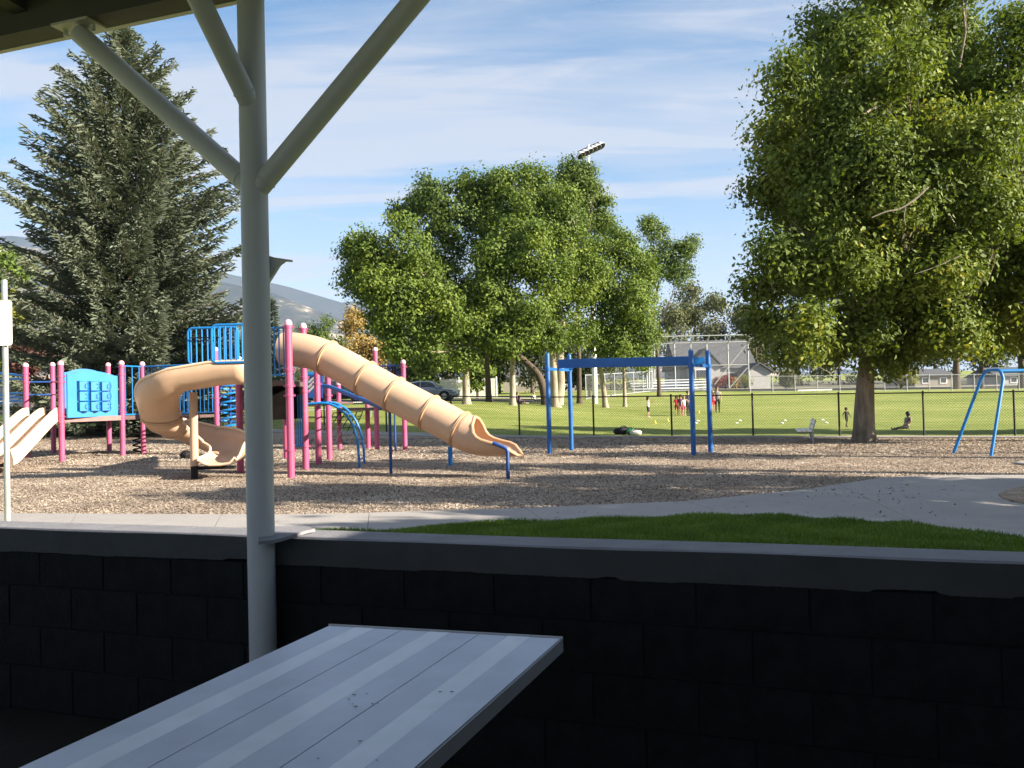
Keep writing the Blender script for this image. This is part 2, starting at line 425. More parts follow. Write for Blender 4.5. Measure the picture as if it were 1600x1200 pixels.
# ------------------------------------------------------------------ ground, paths, mountains
def noise_mat(name, ramp, layers, bump=0.0, bscale=20, rough=0.9, stretch=None):
    """ramp: colours along 0..1; layers: (noise scale, weight)"""
    m = bpy.data.materials.new(name); m.use_nodes = True
    nt = m.node_tree; b = nt.nodes['Principled BSDF']; b.inputs['Roughness'].default_value = rough
    b.inputs['Specular IOR Level'].default_value = 0.15
    t = nt.nodes.new('ShaderNodeTexCoord'); src = t.outputs['Object']
    if stretch:
        mp = nt.nodes.new('ShaderNodeMapping'); mp.inputs['Scale'].default_value = stretch
        nt.links.new(src, mp.inputs[0]); src = mp.outputs[0]
    acc = None
    for s, w in layers:
        n = nt.nodes.new('ShaderNodeTexNoise'); n.inputs['Scale'].default_value = s; n.inputs['Detail'].default_value = 4
        nt.links.new(src, n.inputs['Vector'])
        ma = nt.nodes.new('ShaderNodeMath'); ma.operation = 'MULTIPLY_ADD'; ma.inputs[1].default_value = w
        nt.links.new(n.outputs['Fac'], ma.inputs[0])
        if acc is None: ma.inputs[2].default_value = 0
        else: nt.links.new(acc, ma.inputs[2])
        acc = ma.outputs[0]
    r = nt.nodes.new('ShaderNodeValToRGB')
    els = r.color_ramp.elements
    while len(els) < len(ramp): els.new(0.5)
    for e, (p, c) in zip(els, ramp): e.position = p; e.color = (*c, 1)
    nt.links.new(acc, r.inputs[0]); nt.links.new(r.outputs[0], b.inputs['Base Color'])
    if bump:
        n2 = nt.nodes.new('ShaderNodeTexNoise'); n2.inputs['Scale'].default_value = bscale; n2.inputs['Detail'].default_value = 5
        nt.links.new(t.outputs['Object'], n2.inputs['Vector'])
        bp = nt.nodes.new('ShaderNodeBump'); bp.inputs['Strength'].default_value = bump; bp.inputs['Distance'].default_value = 0.05
        nt.links.new(n2.outputs['Fac'], bp.inputs['Height']); nt.links.new(bp.outputs[0], b.inputs['Normal'])
    return m
M['lawn'] = noise_mat('mown lawn', [(0.34, (0.13, 0.18, 0.035)), (0.5, (0.225, 0.265, 0.065)), (0.60, (0.32, 0.335, 0.11)), (0.70, (0.50, 0.46, 0.24))],
                      [(0.10, 0.30), (0.9, 0.35), (9.0, 0.35)], bump=0.9, bscale=14, stretch=(0.35, 1.0, 1.0))
M['chip_bed'] = noise_mat('wood chip bed', [(0.34, (0.15, 0.108, 0.08)), (0.5, (0.34, 0.265, 0.20)), (0.66, (0.56, 0.46, 0.36))],
                          [(0.5, 0.20), (7.0, 0.35), (38.0, 0.45)], bump=1.0, bscale=30)
M['slab'] = noise_mat('walk concrete', [(0.3, (0.25, 0.235, 0.222)), (0.55, (0.32, 0.302, 0.285)), (0.75, (0.38, 0.36, 0.34))],
                      [(0.35, 0.45), (3.0, 0.25), (45.0, 0.30)], bump=0.25, bscale=60)
M['soil'] = noise_mat('dark soil', [(0.3, (0.03, 0.024, 0.018)), (0.7, (0.06, 0.05, 0.04))], [(8, 1.0)], bump=0.5)
M['mountain'] = noise_mat('dry mountain slope', [(0.44, (0.022, 0.028, 0.026)), (0.51, (0.045, 0.047, 0.040)), (0.545, (0.13, 0.115, 0.09)), (0.60, (0.46, 0.40, 0.31))],
                          [(0.0022, 0.45), (0.009, 0.35), (0.04, 0.20)], rough=1.0, stretch=(1.0, 0.5, 1.4))
M['mountain_far'] = noise_mat('wooded mountain slope', [(0.35, (0.016, 0.021, 0.021)), (0.7, (0.034, 0.038, 0.036))], [(0.002, 0.5), (0.012, 0.5)], rough=1.0)

def axis(breaks):
    out = []
    for a, b, st in breaks: out.extend(np.arange(a, b, st))
    return np.array(out + [breaks[-1][1]])
xs = axis([(-6000, -1000, 500), (-1000, -200, 100), (-200, -60, 10), (-60, 70, 1.0), (70, 200, 10), (200, 1000, 100), (1000, 6000, 500)])
ys = axis([(-3000, -200, 400), (-200, -20, 20), (-20, 4, 2), (4, 70, 0.75), (70, 140, 2), (140, 400, 20), (400, 6500, 400)])
XX, YY = np.meshgrid(xs, ys)
ZZ = zf(XX, YY)
nx, ny = len(xs), len(ys)
idx = np.arange(nx * ny).reshape(ny, nx)
quads = np.stack([idx[:-1, :-1], idx[:-1, 1:], idx[1:, 1:], idx[1:, :-1]], -1).reshape(-1, 4)
ground = np_mesh('ground', np.stack([XX, YY, ZZ], -1).reshape(-1, 3), quads, M['lawn'], smooth=True)
ground['kind'] = 'structure'; ground['label'] = 'mown green park lawn rising towards the far trees'

def strip_sheet(name, near, far, lift, m, n_across=6, kind='structure', parent=None, thick=0.0):
    """sheet between two ground polylines (same number of points), draped on the terrain"""
    near = np.array([(p[0], p[1]) for p in near]); far = np.array([(p[0], p[1]) for p in far])
    k = len(near)
    t = np.linspace(0, 1, n_across)[:, None, None]
    g = near[None] * (1 - t) + far[None] * t
    z = zf(g[..., 0], g[..., 1]) + lift
    v = np.concatenate([g, z[..., None]], -1).reshape(-1, 3)
    ii = np.arange(n_across * k).reshape(n_across, k)
    q = np.stack([ii[:-1, :-1], ii[:-1, 1:], ii[1:, 1:], ii[1:, :-1]], -1).reshape(-1, 4)
    if thick:
        n0 = len(v); lo = v.copy(); lo[:, 2] -= thick
        v = np.concatenate([v, lo])
        ring = list(ii[0]) + list(ii[1:, -1]) + list(ii[-1, ::-1][1:]) + list(ii[::-1, 0][1:-1])
        side = [(ring[a], ring[(a + 1) % len(ring)], ring[(a + 1) % len(ring)] + n0, ring[a] + n0) for a in range(len(ring))]
        q = np.concatenate([q, np.array(side)])
    o = np_mesh(name, v, q, m, parent)
    if kind and parent is None: o['kind'] = kind
    return o
def resample(poly, n):
    poly = np.array([(p[0], p[1]) for p in poly], float)
    d = np.r_[0, np.cumsum(np.hypot(*np.diff(poly, axis=0).T))]
    t = np.linspace(0, d[-1], n)
    return np.stack([np.interp(t, d, poly[:, 0]), np.interp(t, d, poly[:, 1])], -1)

# fence line along the far side of the playground
def fence_y(x): return 33.6 - 0.30 * x
# wood-chip bed: near edge meets the curved walk, far edge a narrow walk along the fence
chip_near_px = [(-160, 803), (0, 806), (200, 807), (430, 808), (560, 806), (700, 801), (821, 798), (947, 792), (1071, 787), (1200, 774), (1275, 766), (1325, 757.5), (1380, 749), (1425, 747), (1500, 745.5), (1600, 745), (1760, 744)]
chip_near = [G(*p) for p in chip_near_px]
cn = resample(chip_near, 60)
def far_edge(x): return fence_y(x) - 1.15
cf = np.array([(x, far_edge(x)) for x in np.linspace(-27, 22, 60)])
# left border of the bed bends forward
cn = np.vstack([[(-27, 11.0)], cn]); cf = np.vstack([[(-29, 41.0)], cf])
bed = strip_sheet('wood_chip_ground', cn, cf, 0.012, M['chip_bed'], 40)
bed['label'] = 'tan wood chip play surface'
# loose chips, real flakes where single ones can be seen
def flakes(n, poly_fn, smin, smax, z_lift, flat=0.5):
    pts = poly_fn(n)
    n = len(pts)
    L = RNG.uniform(smin, smax, n); W = L * RNG.uniform(0.22, 0.5, n)
    a = RNG.uniform(0, 2 * np.pi, n); tilt = RNG.normal(0, flat, n); roll = RNG.normal(0, flat, n)
    u = np.stack([np.cos(a) * np.cos(tilt), np.sin(a) * np.cos(tilt), np.sin(tilt)], -1)
    w = np.stack([-np.sin(a) * np.cos(roll), np.cos(a) * np.cos(roll), np.sin(roll)], -1)
    c = np.stack([pts[:, 0], pts[:, 1], zf(pts[:, 0], pts[:, 1]) + z_lift + RNG.uniform(0, 0.012, n)], -1)
    v = np.stack([c - u * L[:, None] / 2 - w * W[:, None] / 2, c + u * L[:, None] / 2 - w * W[:, None] / 2,
                  c + u * L[:, None] / 2 + w * W[:, None] / 2, c - u * L[:, None] / 2 + w * W[:, None] / 2], 1).reshape(-1, 3)
    return v, np.arange(4 * n).reshape(-1, 4)
cn_x, cn_y = cn[:, 0], cn[:, 1]
def chip_pts(n):
    Y = 7.5 + (RNG.power(0.8, n)) * 13.5
    X = RNG.uniform(-0.62, 0.62, n) * Y
    o = np.argsort(cn_x)
    ok = Y > np.interp(X, cn_x[o], cn_y[o]) + 0.01
    return np.stack([X, Y], -1)[ok]
M['chip'] = leaf_mat('wood chips', (0.16, 0.126, 0.10), (0.42, 0.352, 0.28), 0.0, cc=(0.64, 0.56, 0.46), nscale=0.8, rough=0.85)
v, q = flakes(440000, chip_pts, 0.012, 0.040, 0.014, 0.30)
def chip_pts_far(n):
    Y = RNG.uniform(20.5, 33, n); X = RNG.uniform(-0.64, 0.60, n) * Y
    ok = Y < far_edge(X) - 0.05
    return np.stack([X, Y], -1)[ok]
v2, q2 = flakes(200000, chip_pts_far, 0.025, 0.07, 0.014, 0.28)
v, q = np.concatenate([v, v2]), np.concatenate([q, q2 + len(v)])
chips = np_mesh('wood_chips', v, q, M['chip'])
tag(chips, 'loose tan wood chips covering the play surface', 'wood chips', kind='stuff')

# narrow concrete walk along the fence
fw = strip_sheet('fence_walk', [(x, fence_y(x) - 1.2) for x in np.linspace(-30, 24, 50)], [(x, fence_y(x) - 0.25) for x in np.linspace(-30, 24, 50)], 0.05, M['slab'], 3, thick=0.15)
fw['label'] = 'narrow concrete walk along the black fence'

# near curved concrete walk, slab by slab
grass_px = [(430, 838), (610, 833), (700, 823), (820, 819), (947, 815), (1060, 811), (1133, 808.5), (1195, 809), (1285, 815), (1437, 824), (1600, 844), (1760, 866)]
def walk_near(px):        # edge towards the shelter
    if px <= 430: return P_edge(px)
    xs_ = [p[0] for p in grass_px]; ys_ = [p[1] for p in grass_px]
    return G(px, np.interp(px, xs_, ys_))
def P_edge(px): return G(px, 838)
def walk_far(px):
    return G(px, np.interp(px, [p[0] for p in chip_near_px], [p[1] for p in chip_near_px]))
walk = thing('concrete_walk', 'curved grey concrete walk between shelter and playground', 'walk', (0, 8, 0)); walk['kind'] = 'structure'
del walk['category']
strip_sheet('walk_bed', [walk_near(p) for p in np.linspace(-150, 1750, 70)], [walk_far(p) for p in np.linspace(-150, 1750, 70)], 0.006, M['soil'], 4, None, walk)
joints = [(-150, -150), (120, 100), (346, 330), (577, 574), (821, 850), (1071, 1142), (1310, 1440), (1750, 1750)]
for (fa, na), (fb, nb) in zip(joints[:-1], joints[1:]):
    g_ = 0.4
    s = strip_sheet('slab', [walk_near(p) for p in np.linspace(na + g_, nb - g_, 14)], [walk_far(p) for p in np.linspace(fa + g_, fb - g_, 14)], 0.035, M['slab'], 4, None, walk, thick=0.08)
# island of chips at the right edge of the walk
isl = [G(px, py) for px, py in [(1561, 778), (1575, 771), (1600, 766), (1700, 760), (1700, 800), (1600, 792), (1580, 788), (1566, 783)]]
mb = MB(); mb.prism([(p.x, p.y, p.z + 0.03) for p in isl], (0, 0, 0.03)); o = mb.build('chip_island', M['chip_bed']); o['kind'] = 'structure'; o['label'] = 'small dark chip bed set in the walk'
# pale round pad beyond the walk
pc = G(1598, 727)
mb = MB(); mb.lathe((pc.x + 0.25, pc.y, pc.z), [(0.35, 0), (0.35, 0.05), (0.31, 0.06)], 20); o = mb.build('concrete_pad', M['slab']); o['kind'] = 'structure'; o['label'] = 'small pale concrete pad in the chips'

# lawn strip behind the low wall: real blades
def blades(n, x0, x1, h0, h1, ok_fn, y_fn):
    X = RNG.uniform(x0, x1, n); Y = y_fn(X, RNG.uniform(0, 1, n))
    k = ok_fn(X, Y); X, Y = X[k], Y[k]; n = len(X)
    z = zf(X, Y); h = RNG.uniform(h0, h1, n) * (0.75 + 0.5 * np.sin(X * 3.1 + np.sin(Y * 2.3) * 2) ** 2)
    a = RNG.uniform(0, 2 * np.pi, n); w = RNG.uniform(0.004, 0.008, n); ln = RNG.uniform(0.1, 0.9, n) * h; b = RNG.uniform(0, 2 * np.pi, n)
    c = np.stack([X, Y, z], -1); s = np.stack([np.cos(a) * w, np.sin(a) * w, 0 * w], -1)
    mid = c + np.stack([np.cos(b) * ln * .35, np.sin(b) * ln * .35, h * .6], -1)
    tip = c + np.stack([np.cos(b) * ln, np.sin(b) * ln, h], -1)
    v = np.stack([c - s, c + s, mid + s * .7, mid - s * .7, tip], 1).reshape(-1, 3)
    i = np.arange(n)[:, None] * 5
    return v, np.concatenate([i + np.array([[0, 1, 2]]), i + np.array([[0, 2, 3]]), i + np.array([[3, 2, 4]])])
ge = np.array([(walk_near(p).x, walk_near(p).y) for p in np.linspace(560, 1750, 60)])
M['grass'] = leaf_mat('lawn blades', (0.06, 0.115, 0.02), (0.16, 0.245, 0.045), 0.38, nscale=1.2)
v, q = blades(120000, -2.2, 6.6, 0.035, 0.075, lambda X, Y: Y > 5.0, lambda X, t: np.interp(X, ge[:, 0], ge[:, 1]) - t ** 1.3 * 3.6 + 0.03)
g_o = np_mesh('grass', v, q, M['grass'], tri=True)
tag(g_o, 'strip of green grass just beyond the low wall', 'grass', kind='stuff')
gb = strip_sheet('grass_bed', ge - np.array([0, 3.6]), ge, 0.005, mat('grass thatch', (0.045, 0.075, 0.018), 0.9, 0.3, 9, bump=0.5), 8); gb['label'] = 'lawn strip under the grass blades'

# fallen leaves and crumbs on the walk
def leafpts(n):
    px = RNG.normal(1340, 110, n); py = 772 + RNG.normal(0, 9, n) + (px - 1340) * 0.03
    px2 = RNG.uniform(700, 1590, n // 3); py2 = RNG.uniform(785, 825, n // 3)
    out = []
    for a, b in list(zip(px, py)) + list(zip(px2, py2)):
        lo = np.interp(a, [p[0] for p in chip_near_px], [p[1] for p in chip_near_px]) + 2
        hi = np.interp(a, [p[0] for p in grass_px], [p[1] for p in grass_px]) - 2
        if lo < b < hi: g = G(a, b); out.append((g.x, g.y))
    return np.array(out)
v, q = flakes(260, leafpts, 0.015, 0.05, 0.04, 0.25)
fl = np_mesh('fallen_leaves', v, q, mat('dry leaf litter', (0.06, 0.045, 0.03), 0.9, 0.4, 30)); tag(fl, 'dry leaf litter scattered on the walk', 'leaf litter', kind='stuff')

# street and parking lot beyond the lawn
def road(name, pts_near, pts_far, m, lift, label):
    o = strip_sheet(name, resample(pts_near, 40), resample(pts_far, 40), lift, m, 6); o['label'] = label; return o
road('parking_lot', [(-60, 45), (-20, 45.5), (-14, 51), (-9, 58.5), (-4, 61), (3, 67)], [(-60, 66), (-20, 66), (-14, 67), (-9, 68), (-4, 68.8), (3, 70.5)], M['asphalt'], 0.03, 'grey asphalt parking lot behind the playground')
road('far_sidewalk', [(-60, 68.4), (-10, 69.4), (3, 71.2)], [(-60, 71.5), (-10, 72.4), (3, 73.6)], M['curb'], 0.12, 'pale sidewalk across the street')
road('far_street', [(14, 92), (30, 93), (60, 93), (90, 92)], [(14, 99), (30, 100), (60, 100), (90, 99)], M['asphalt'], 0.06, 'dark street behind the ball field')
road('far_street_walk', [(14, 100.4), (30, 101.2), (60, 101.2), (90, 100.2)], [(14, 104), (30, 104.6), (60, 104.6), (90, 103.8)], M['curb'], 0.22, 'pale sidewalk behind the ball field')

road('far_yard', [(13, 105), (30, 105.4), (60, 105.4), (100, 104.6)], [(13, 175), (40, 180), (80, 180), (120, 175)], mat('dry yard soil', (0.11, 0.105, 0.06), 0.9, 0.3, 0.4), 0.10, 'dull dry yards behind the ball field')
# mountains
def mountain(name, ridge_px, Y0, depth, m, label, seed, rough):
    rg = np.random.default_rng(seed)
    px = np.linspace(ridge_px[0][0], ridge_px[-1][0], 150)
    py = np.interp(px, [p[0] for p in ridge_px], [p[1] for p in ridge_px])
    rid = np.array([P(a, b, Y0) for a, b in zip(px, py)])
    rows = 26; V = []
    ph = rg.uniform(0, 6, 12)
    for j in range(rows):
        t = j / (rows - 1)                    # 0 ridge, 1 foot towards the camera
        y = Y0 - depth * t
        prof = (1 - t) ** 1.25
        x = rid[:, 0] + 120 * np.sin(t * 3 + ph[0])* t
        z = 20 + (rid[:, 2] - 20) * prof
        nse = sum(np.sin(x / (380 / (k + 1)) + ph[k] + t * (3 + 2 * k)) / (k + 1.2) for k in range(7))
        z = z + rough * nse * (0.15 + math.sin(math.pi * min(t * 1.1, 1))) * (0.35 if j == 0 else 1)
        V.append(np.stack([x, np.full_like(x, y), np.maximum(z, 5)], -1))
    back = V[0].copy(); back[:, 1] += depth * 0.6; back[:, 2] = 5
    V = [back] + V
    k = len(px); V = np.concatenate(V); ii = np.arange(len(V)).reshape(-1, k)
    q = np.stack([ii[:-1, :-1], ii[:-1, 1:], ii[1:, 1:], ii[1:, :-1]], -1).reshape(-1, 4)
    o = np_mesh(name, V, q, m, smooth=True); o['kind'] = 'structure'; o['label'] = label
    return o
mountain('mountain', [(-700, 470), (-200, 400), (20, 384), (150, 400), (345, 440), (425, 457), (494, 484), (533, 498), (600, 522), (800, 560), (1300, 596)], 3300, 1900, M['mountain'], 'near mountain slope with pale dry grass patches', 3, 26)
mountain('mountain_ridge', [(-900, 470), (-300, 380), (20, 368), (200, 392), (345, 426), (418, 441), (447, 447), (481, 457), (512, 466), (538, 474), (556, 469), (600, 472), (700, 500), (1000, 560), (1500, 600)], 5200, 1600, M['mountain_far'], 'distant blue mountain ridge', 11, 30)
# ------------------------------------------------------------------ picnic shelter, low wall, table
WD = Vector((0.943, -0.331, 0)).normalized()       # along the low wall, to the right
WN = Vector((-0.331, -0.943, 0)).normalized()      # from the wall into the shelter
W0 = Vector((0, 3.51, 0))
def W(s, inward=0.0, z=0.0): return W0 + WD * s + WN * inward + Vector((0, 0, z))
def wall_s(px, py):
    d = ray(px, py); a = W0 - CAM
    t = a.dot(WN) / d.dot(WN)
    return (CAM + d * t - W0).dot(WD)
WM = Matrix((WD, -WN, Vector((0, 0, 1)))).transposed()       # columns: along, outward, up

S_A, S_B = -4.6, 4.2
wall = thing('low_block_wall', 'low charcoal block wall with a grey concrete cap around the shelter', 'wall', W(0, -0.1, 0))
TOPZ, CAPH, DEP = 0.915, 0.118, 0.20
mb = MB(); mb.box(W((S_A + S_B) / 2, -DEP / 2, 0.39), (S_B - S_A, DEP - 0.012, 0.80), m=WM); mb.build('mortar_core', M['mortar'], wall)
s_ref = wall_s(1088, 950)
lines = [0.003, 0.222, 0.421, 0.625, 0.797]
blk_cache = {}
for c in range(4):
    z0, z1 = lines[c], lines[c + 1]
    off = s_ref + (0.203 if (3 - c) % 2 else 0.0)
    k0 = math.floor((S_A - off) / 0.4064); s = off + k0 * 0.4064
    while s < S_B:
        a, b = max(s, S_A), min(s + 0.4064, S_B)
        if b - a > 0.05:
            key = (c, round(b - a, 3))
            jz = random.uniform(-0.0012, 0.0012)
            if key not in blk_cache:
                mb = MB(); L = b - a - 0.008; H = z1 - z0 - 0.008
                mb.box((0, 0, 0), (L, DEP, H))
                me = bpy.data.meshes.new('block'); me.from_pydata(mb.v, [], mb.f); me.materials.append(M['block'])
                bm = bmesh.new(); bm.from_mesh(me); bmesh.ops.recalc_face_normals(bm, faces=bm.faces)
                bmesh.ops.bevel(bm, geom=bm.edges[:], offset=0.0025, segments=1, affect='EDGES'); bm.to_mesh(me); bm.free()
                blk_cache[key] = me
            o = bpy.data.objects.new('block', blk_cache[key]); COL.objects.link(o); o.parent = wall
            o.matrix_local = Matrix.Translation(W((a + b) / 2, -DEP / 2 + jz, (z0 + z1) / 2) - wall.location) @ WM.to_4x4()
        s += 0.4064
# cast cap, wavy lower lip where the grout squeezed out
def cap_piece(sa, sb, seed):
    rg = random.Random(seed)
    n = int((sb - sa) / 0.012); mb = MB()
    prof_hi = []
    vs = []; drop = 0.0; hold = 0
    for i in range(n + 1):
        s = sa + (sb - sa) * i / n
        if hold <= 0: target = rg.choice([0, 0, 0.002, 0.004, 0.006, -0.007, -0.003, -0.012]); hold = rg.randint(4, 26)
        hold -= 1; drop += (target - drop) * 0.5
        lip = drop + rg.uniform(-0.0012, 0.0012)
        ch = 0.006 + 0.002 * math.sin(s * 5)
        zt = TOPZ + 0.0012 * math.sin(s * 3.1 + seed)
        ring = [(-0.02, zt - ch * 1.0), (-0.012, zt), (-0.20, zt - 0.002), (-0.226, zt - 0.008), (-0.226, TOPZ - CAPH), (0.012, TOPZ - CAPH - lip), (0.012, TOPZ - 0.5 * CAPH), (0.010, zt - ch)]
        ring = [(0.010, zt - ch), (0.0, zt), (-0.212, zt - 0.002), (-0.222, zt - 0.008), (-0.222, TOPZ - CAPH + 0.003), (0.010, TOPZ - CAPH - lip)]
        vs += [W(s, a, z) for a, z in ring]
    k = 6; fs_top = []; fs_face = []
    fs = [(i * k + j, i * k + (j + 1) % k, (i + 1) * k + (j + 1) % k, (i + 1) * k + j) for i in range(n) for j in range(k)]
    fs += [tuple(range(k)), tuple(reversed(range(n * k, n * k + k)))]
    mb.add(vs, fs)
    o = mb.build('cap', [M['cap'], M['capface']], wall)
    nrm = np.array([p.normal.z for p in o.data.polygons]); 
    o.data.polygons.foreach_set('material_index', np.where(nrm > 0.55, 0, 1).astype(np.int32))  # upward faces get the paler tone, all others the darker one
    return o
sc0 = wall_s(412, 845)
cap_piece(S_A, sc0 - 0.003, 1); cap_piece(sc0 + 0.003, S_B, 5)
# thin sheet lying on the cap beside the column
fl_pts = [(404, 846), (428, 843.5), (440, 841), (462, 834), (478, 829), (492.5, 826), (480, 822.5), (460, 822), (404, 822)]
def onz(px, py, z):
    d = ray(px, py); return CAM + d * ((z - CAM.z) / d.z)
mb = MB(); mb.prism([onz(a, b, TOPZ + 0.019) for a, b in fl_pts], (0, 0, -0.014)); mb.build('cover_sheet', M['cap'], wall)

shelter = thing('picnic_shelter', 'cream steel picnic shelter with round braced posts and dark soffit', 'shelter', W(-1.2, 0.1, 0))
sA = wall_s(427, 900) ; INW = 0.085
colA = W(sA, INW)
sB = sA + 3.45
BEAMZ = 3.36
def column(s):
    b = W(s, INW)
    mb = MB(); mb.tube([b + Vector((0, 0, 0.012)), b + Vector((0, 0, 1.6)), b + Vector((0, 0, BEAMZ + 0.05))], 0.0595, 28)
    o = mb.build('post', M['cream'], shelter, smooth=True)
    mb = MB(); mb.box(b + Vector((0, 0, 0.008)), (0.24, 0.24, 0.014), m=WM); mb.build('base_plate', M['cream'], o)
    def brace(d, z0, run, rise):
        a = b + d * 0.02 + Vector((0, 0, z0)); e = b + d * run + Vector((0, 0, z0 + rise))
        m2 = MB(); m2.tube([a, e], 0.046, 20); br = m2.build('brace', M['cream'], shelter, smooth=True)
        dd = (e - a).normalized(); wp_ = a + dd * 0.055; m2 = MB(); m2.tube([wp_ + (dd.orthogonal().normalized() * math.cos(t) + dd.cross(dd.orthogonal().normalized()) * math.sin(t)) * 0.047 for t in np.linspace(0, 6.2832, 25)[:-1]], 0.003, 6, closed=True); m2.build('weld_bead', M['cream'], br, smooth=True)
        m2 = MB(); m2.box(e + Vector((0, 0, 0.035)), (0.22, 0.13, 0.012), m=WM); m2.build('brace_plate', M['trim'], br)
        for q in (-0.085, 0.085): m2 = MB(); m2.lathe(e + WD * q + Vector((0, 0, 0.002)), [(0.012, 0), (0.012, 0.03)], 6); m2.build('bolt', M['cream'], br)
    brace(-WD, 2.48, 0.98, BEAMZ - 2.48 - 0.04)
    brace(WD, 2.46, 0.98, BEAMZ - 2.46 - 0.04)
    brace(WN, 2.84, 0.62, 0.60)
    return o
pA = column(sA); column(sB)
# header beam with stepped trim, and the roof slab above
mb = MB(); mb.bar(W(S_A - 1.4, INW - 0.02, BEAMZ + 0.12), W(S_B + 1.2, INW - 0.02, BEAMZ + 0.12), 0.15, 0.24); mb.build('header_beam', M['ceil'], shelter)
mb = MB(); mb.bar(W(S_A - 1.4, INW - 0.085, BEAMZ + 0.022), W(S_B + 1.2, INW - 0.085, BEAMZ + 0.022), 0.03, 0.05); mb.build('trim_board', M['trim'], shelter); mb = MB()
mb.bar(W(S_A - 1.4, INW - 0.112, BEAMZ + 0.05), W(S_B + 1.2, INW - 0.112, BEAMZ + 0.05), 0.022, 0.08); mb.build('fascia', M['trim'], shelter)
mb = MB()
c_ = [W(S_A - 1.4, -0.03, BEAMZ + 0.245), W(S_B + 1.2, -0.03, BEAMZ + 0.245), W(S_B + 1.2, 7.0, BEAMZ + 0.85), W(S_A - 1.4, 7.0, BEAMZ + 0.85)]
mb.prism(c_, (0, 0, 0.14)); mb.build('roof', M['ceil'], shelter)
for q in range(4):
    mb = MB(); s = S_A - 0.6 + q * 2.75
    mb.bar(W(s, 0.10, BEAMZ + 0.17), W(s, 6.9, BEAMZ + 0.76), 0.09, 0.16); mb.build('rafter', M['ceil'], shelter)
# far corner posts hold the roof behind the camera
for s in (S_A - 0.9, S_B + 0.9):
    mb = MB(); b = W(s, 6.7); mb.tube([b + Vector((0, 0, 0.01)), b + Vector((0, 0, BEAMZ + 0.6))], 0.0595, 16); mb.build('post', M['cream'], shelter, smooth=True)
# low back and left walls; unseen full-height right wall added to block the sun
mb = MB(); mb.box(W((S_A + S_B) / 2, 7.1, 0.45), (S_B - S_A + 2.2, 0.2, 0.9), m=WM); mb.build('back_wall', M['block'], shelter)
for s, hh_ in ((S_A - 1.2, 0.9), (S_B + 1.0, BEAMZ + 0.2)):
    mb = MB(); mb.box(W(s, 3.35, hh_ / 2), (0.2, 7.3, hh_), m=WM); mb.build('added_side_wall', M['block'], shelter)
# flared bracket on the outer side of the column
bY = colA.y + 0.03
poly = [(396, 380), (408, 392), (416, 398), (428, 402), (455, 406), (454, 408.5), (444, 408), (436, 414), (412, 452), (396, 462)]
b3 = [P(a, b, bY) for a, b in poly]
mb = MB(); mb.prism(b3, (0.004, 0.02, 0)); mb.build('bracket', mat('weathered grey bracket', (0.5, 0.5, 0.48), 0.7), shelter)
# floor slab
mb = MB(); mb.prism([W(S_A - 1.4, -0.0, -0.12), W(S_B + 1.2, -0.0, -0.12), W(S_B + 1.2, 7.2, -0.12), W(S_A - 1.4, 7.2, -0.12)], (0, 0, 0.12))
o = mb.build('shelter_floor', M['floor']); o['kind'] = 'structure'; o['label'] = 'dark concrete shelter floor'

# picnic table, planks running out from the wall
TZ = 0.762
far_l, far_r = onz(515, 977, TZ), onz(877, 997, TZ)
tx = (far_r - far_l); TW = tx.length; tx.normalize()
ty = Vector((tx.y, -tx.x, 0)).normalized()
if ty.y > 0: ty = -ty                      # towards the camera
near_hit = onz(28, 1200, TZ)
ty2 = (near_hit - far_l).normalized(); ty2.z = 0
ty = ty2.normalized(); 
LEN = 1.95
table = thing('picnic_table', 'bare aluminium plank table in the shade of the shelter', 'table', (far_l + far_r) / 2 + ty * LEN / 2 - Vector((0, 0, TZ)))
sx = Vector((-ty.y, ty.x, 0)); sx = sx if sx.x > 0 else -sx
TW = (far_r - far_l).dot(sx)
pw = TW / 3
skew = (far_r - far_l).dot(ty)
def tpt(u, v, z): return far_l + sx * u + ty * (v + skew * u / TW) + Vector((0, 0, z - TZ))
for i in range(3):
    a, b = i * pw + 0.0016, (i + 1) * pw - 0.0016
    s0, s1 = a + pw * 0.36, a + pw * 0.62
    pl = None
    for nm, u0, u1, mm, dz in (('plank', a, s0, 'alu', 0), ('plank_side', s1, b, 'alu', 0), ('ribbed_strip', s0, s1, 'alu_rib', 0.0003)):
        mb = MB(); q = [tpt(u0, 0.006, TZ + dz), tpt(u1, 0.006, TZ + dz), tpt(u1, LEN, TZ + dz), tpt(u0, LEN, TZ + dz)]
        mb.prism(q, (0, 0, -0.006 - dz))
        if nm == 'plank':
            for u in (a + 0.004, b - 0.004):
                mb.bar(tpt(u, 0.006, TZ - 0.024), tpt(u, LEN, TZ - 0.024), 0.004, 0.034)
            pl = mb.build('plank', M[mm], table)
        else: mb.build(nm, M[mm], pl)
mb = MB(); q = [tpt(-0.004, -0.004, TZ + 0.004), tpt(TW + 0.004, -0.004, TZ + 0.004), tpt(TW + 0.004, 0.0, TZ + 0.004), tpt(-0.004, 0.0, TZ + 0.004)]
mb.prism(q, (0, 0, -0.046)); mb.build('end_cap', M['alu_edge'], table)
for u in (-0.0035, TW + 0.0005):
    mb = MB(); q = [tpt(u, 0.001, TZ - 0.003), tpt(u + 0.003, 0.001, TZ - 0.003), tpt(u + 0.003, LEN, TZ - 0.003), tpt(u, LEN, TZ - 0.003)]
    mb.prism(q, (0, 0, -0.040)); mb.build('side_rail', M['alu_edge'], table)
for v_ in (1.0, LEN - 0.25):
    mb = MB(); mb.tube([tpt(0.08, v_, 0.0), tpt(0.18, v_, TZ - 0.08), tpt(TW - 0.18, v_, TZ - 0.08), tpt(TW - 0.08, v_, 0.0)], 0.024, 10); mb.build('leg_frame', M['galv'], table, smooth=True)
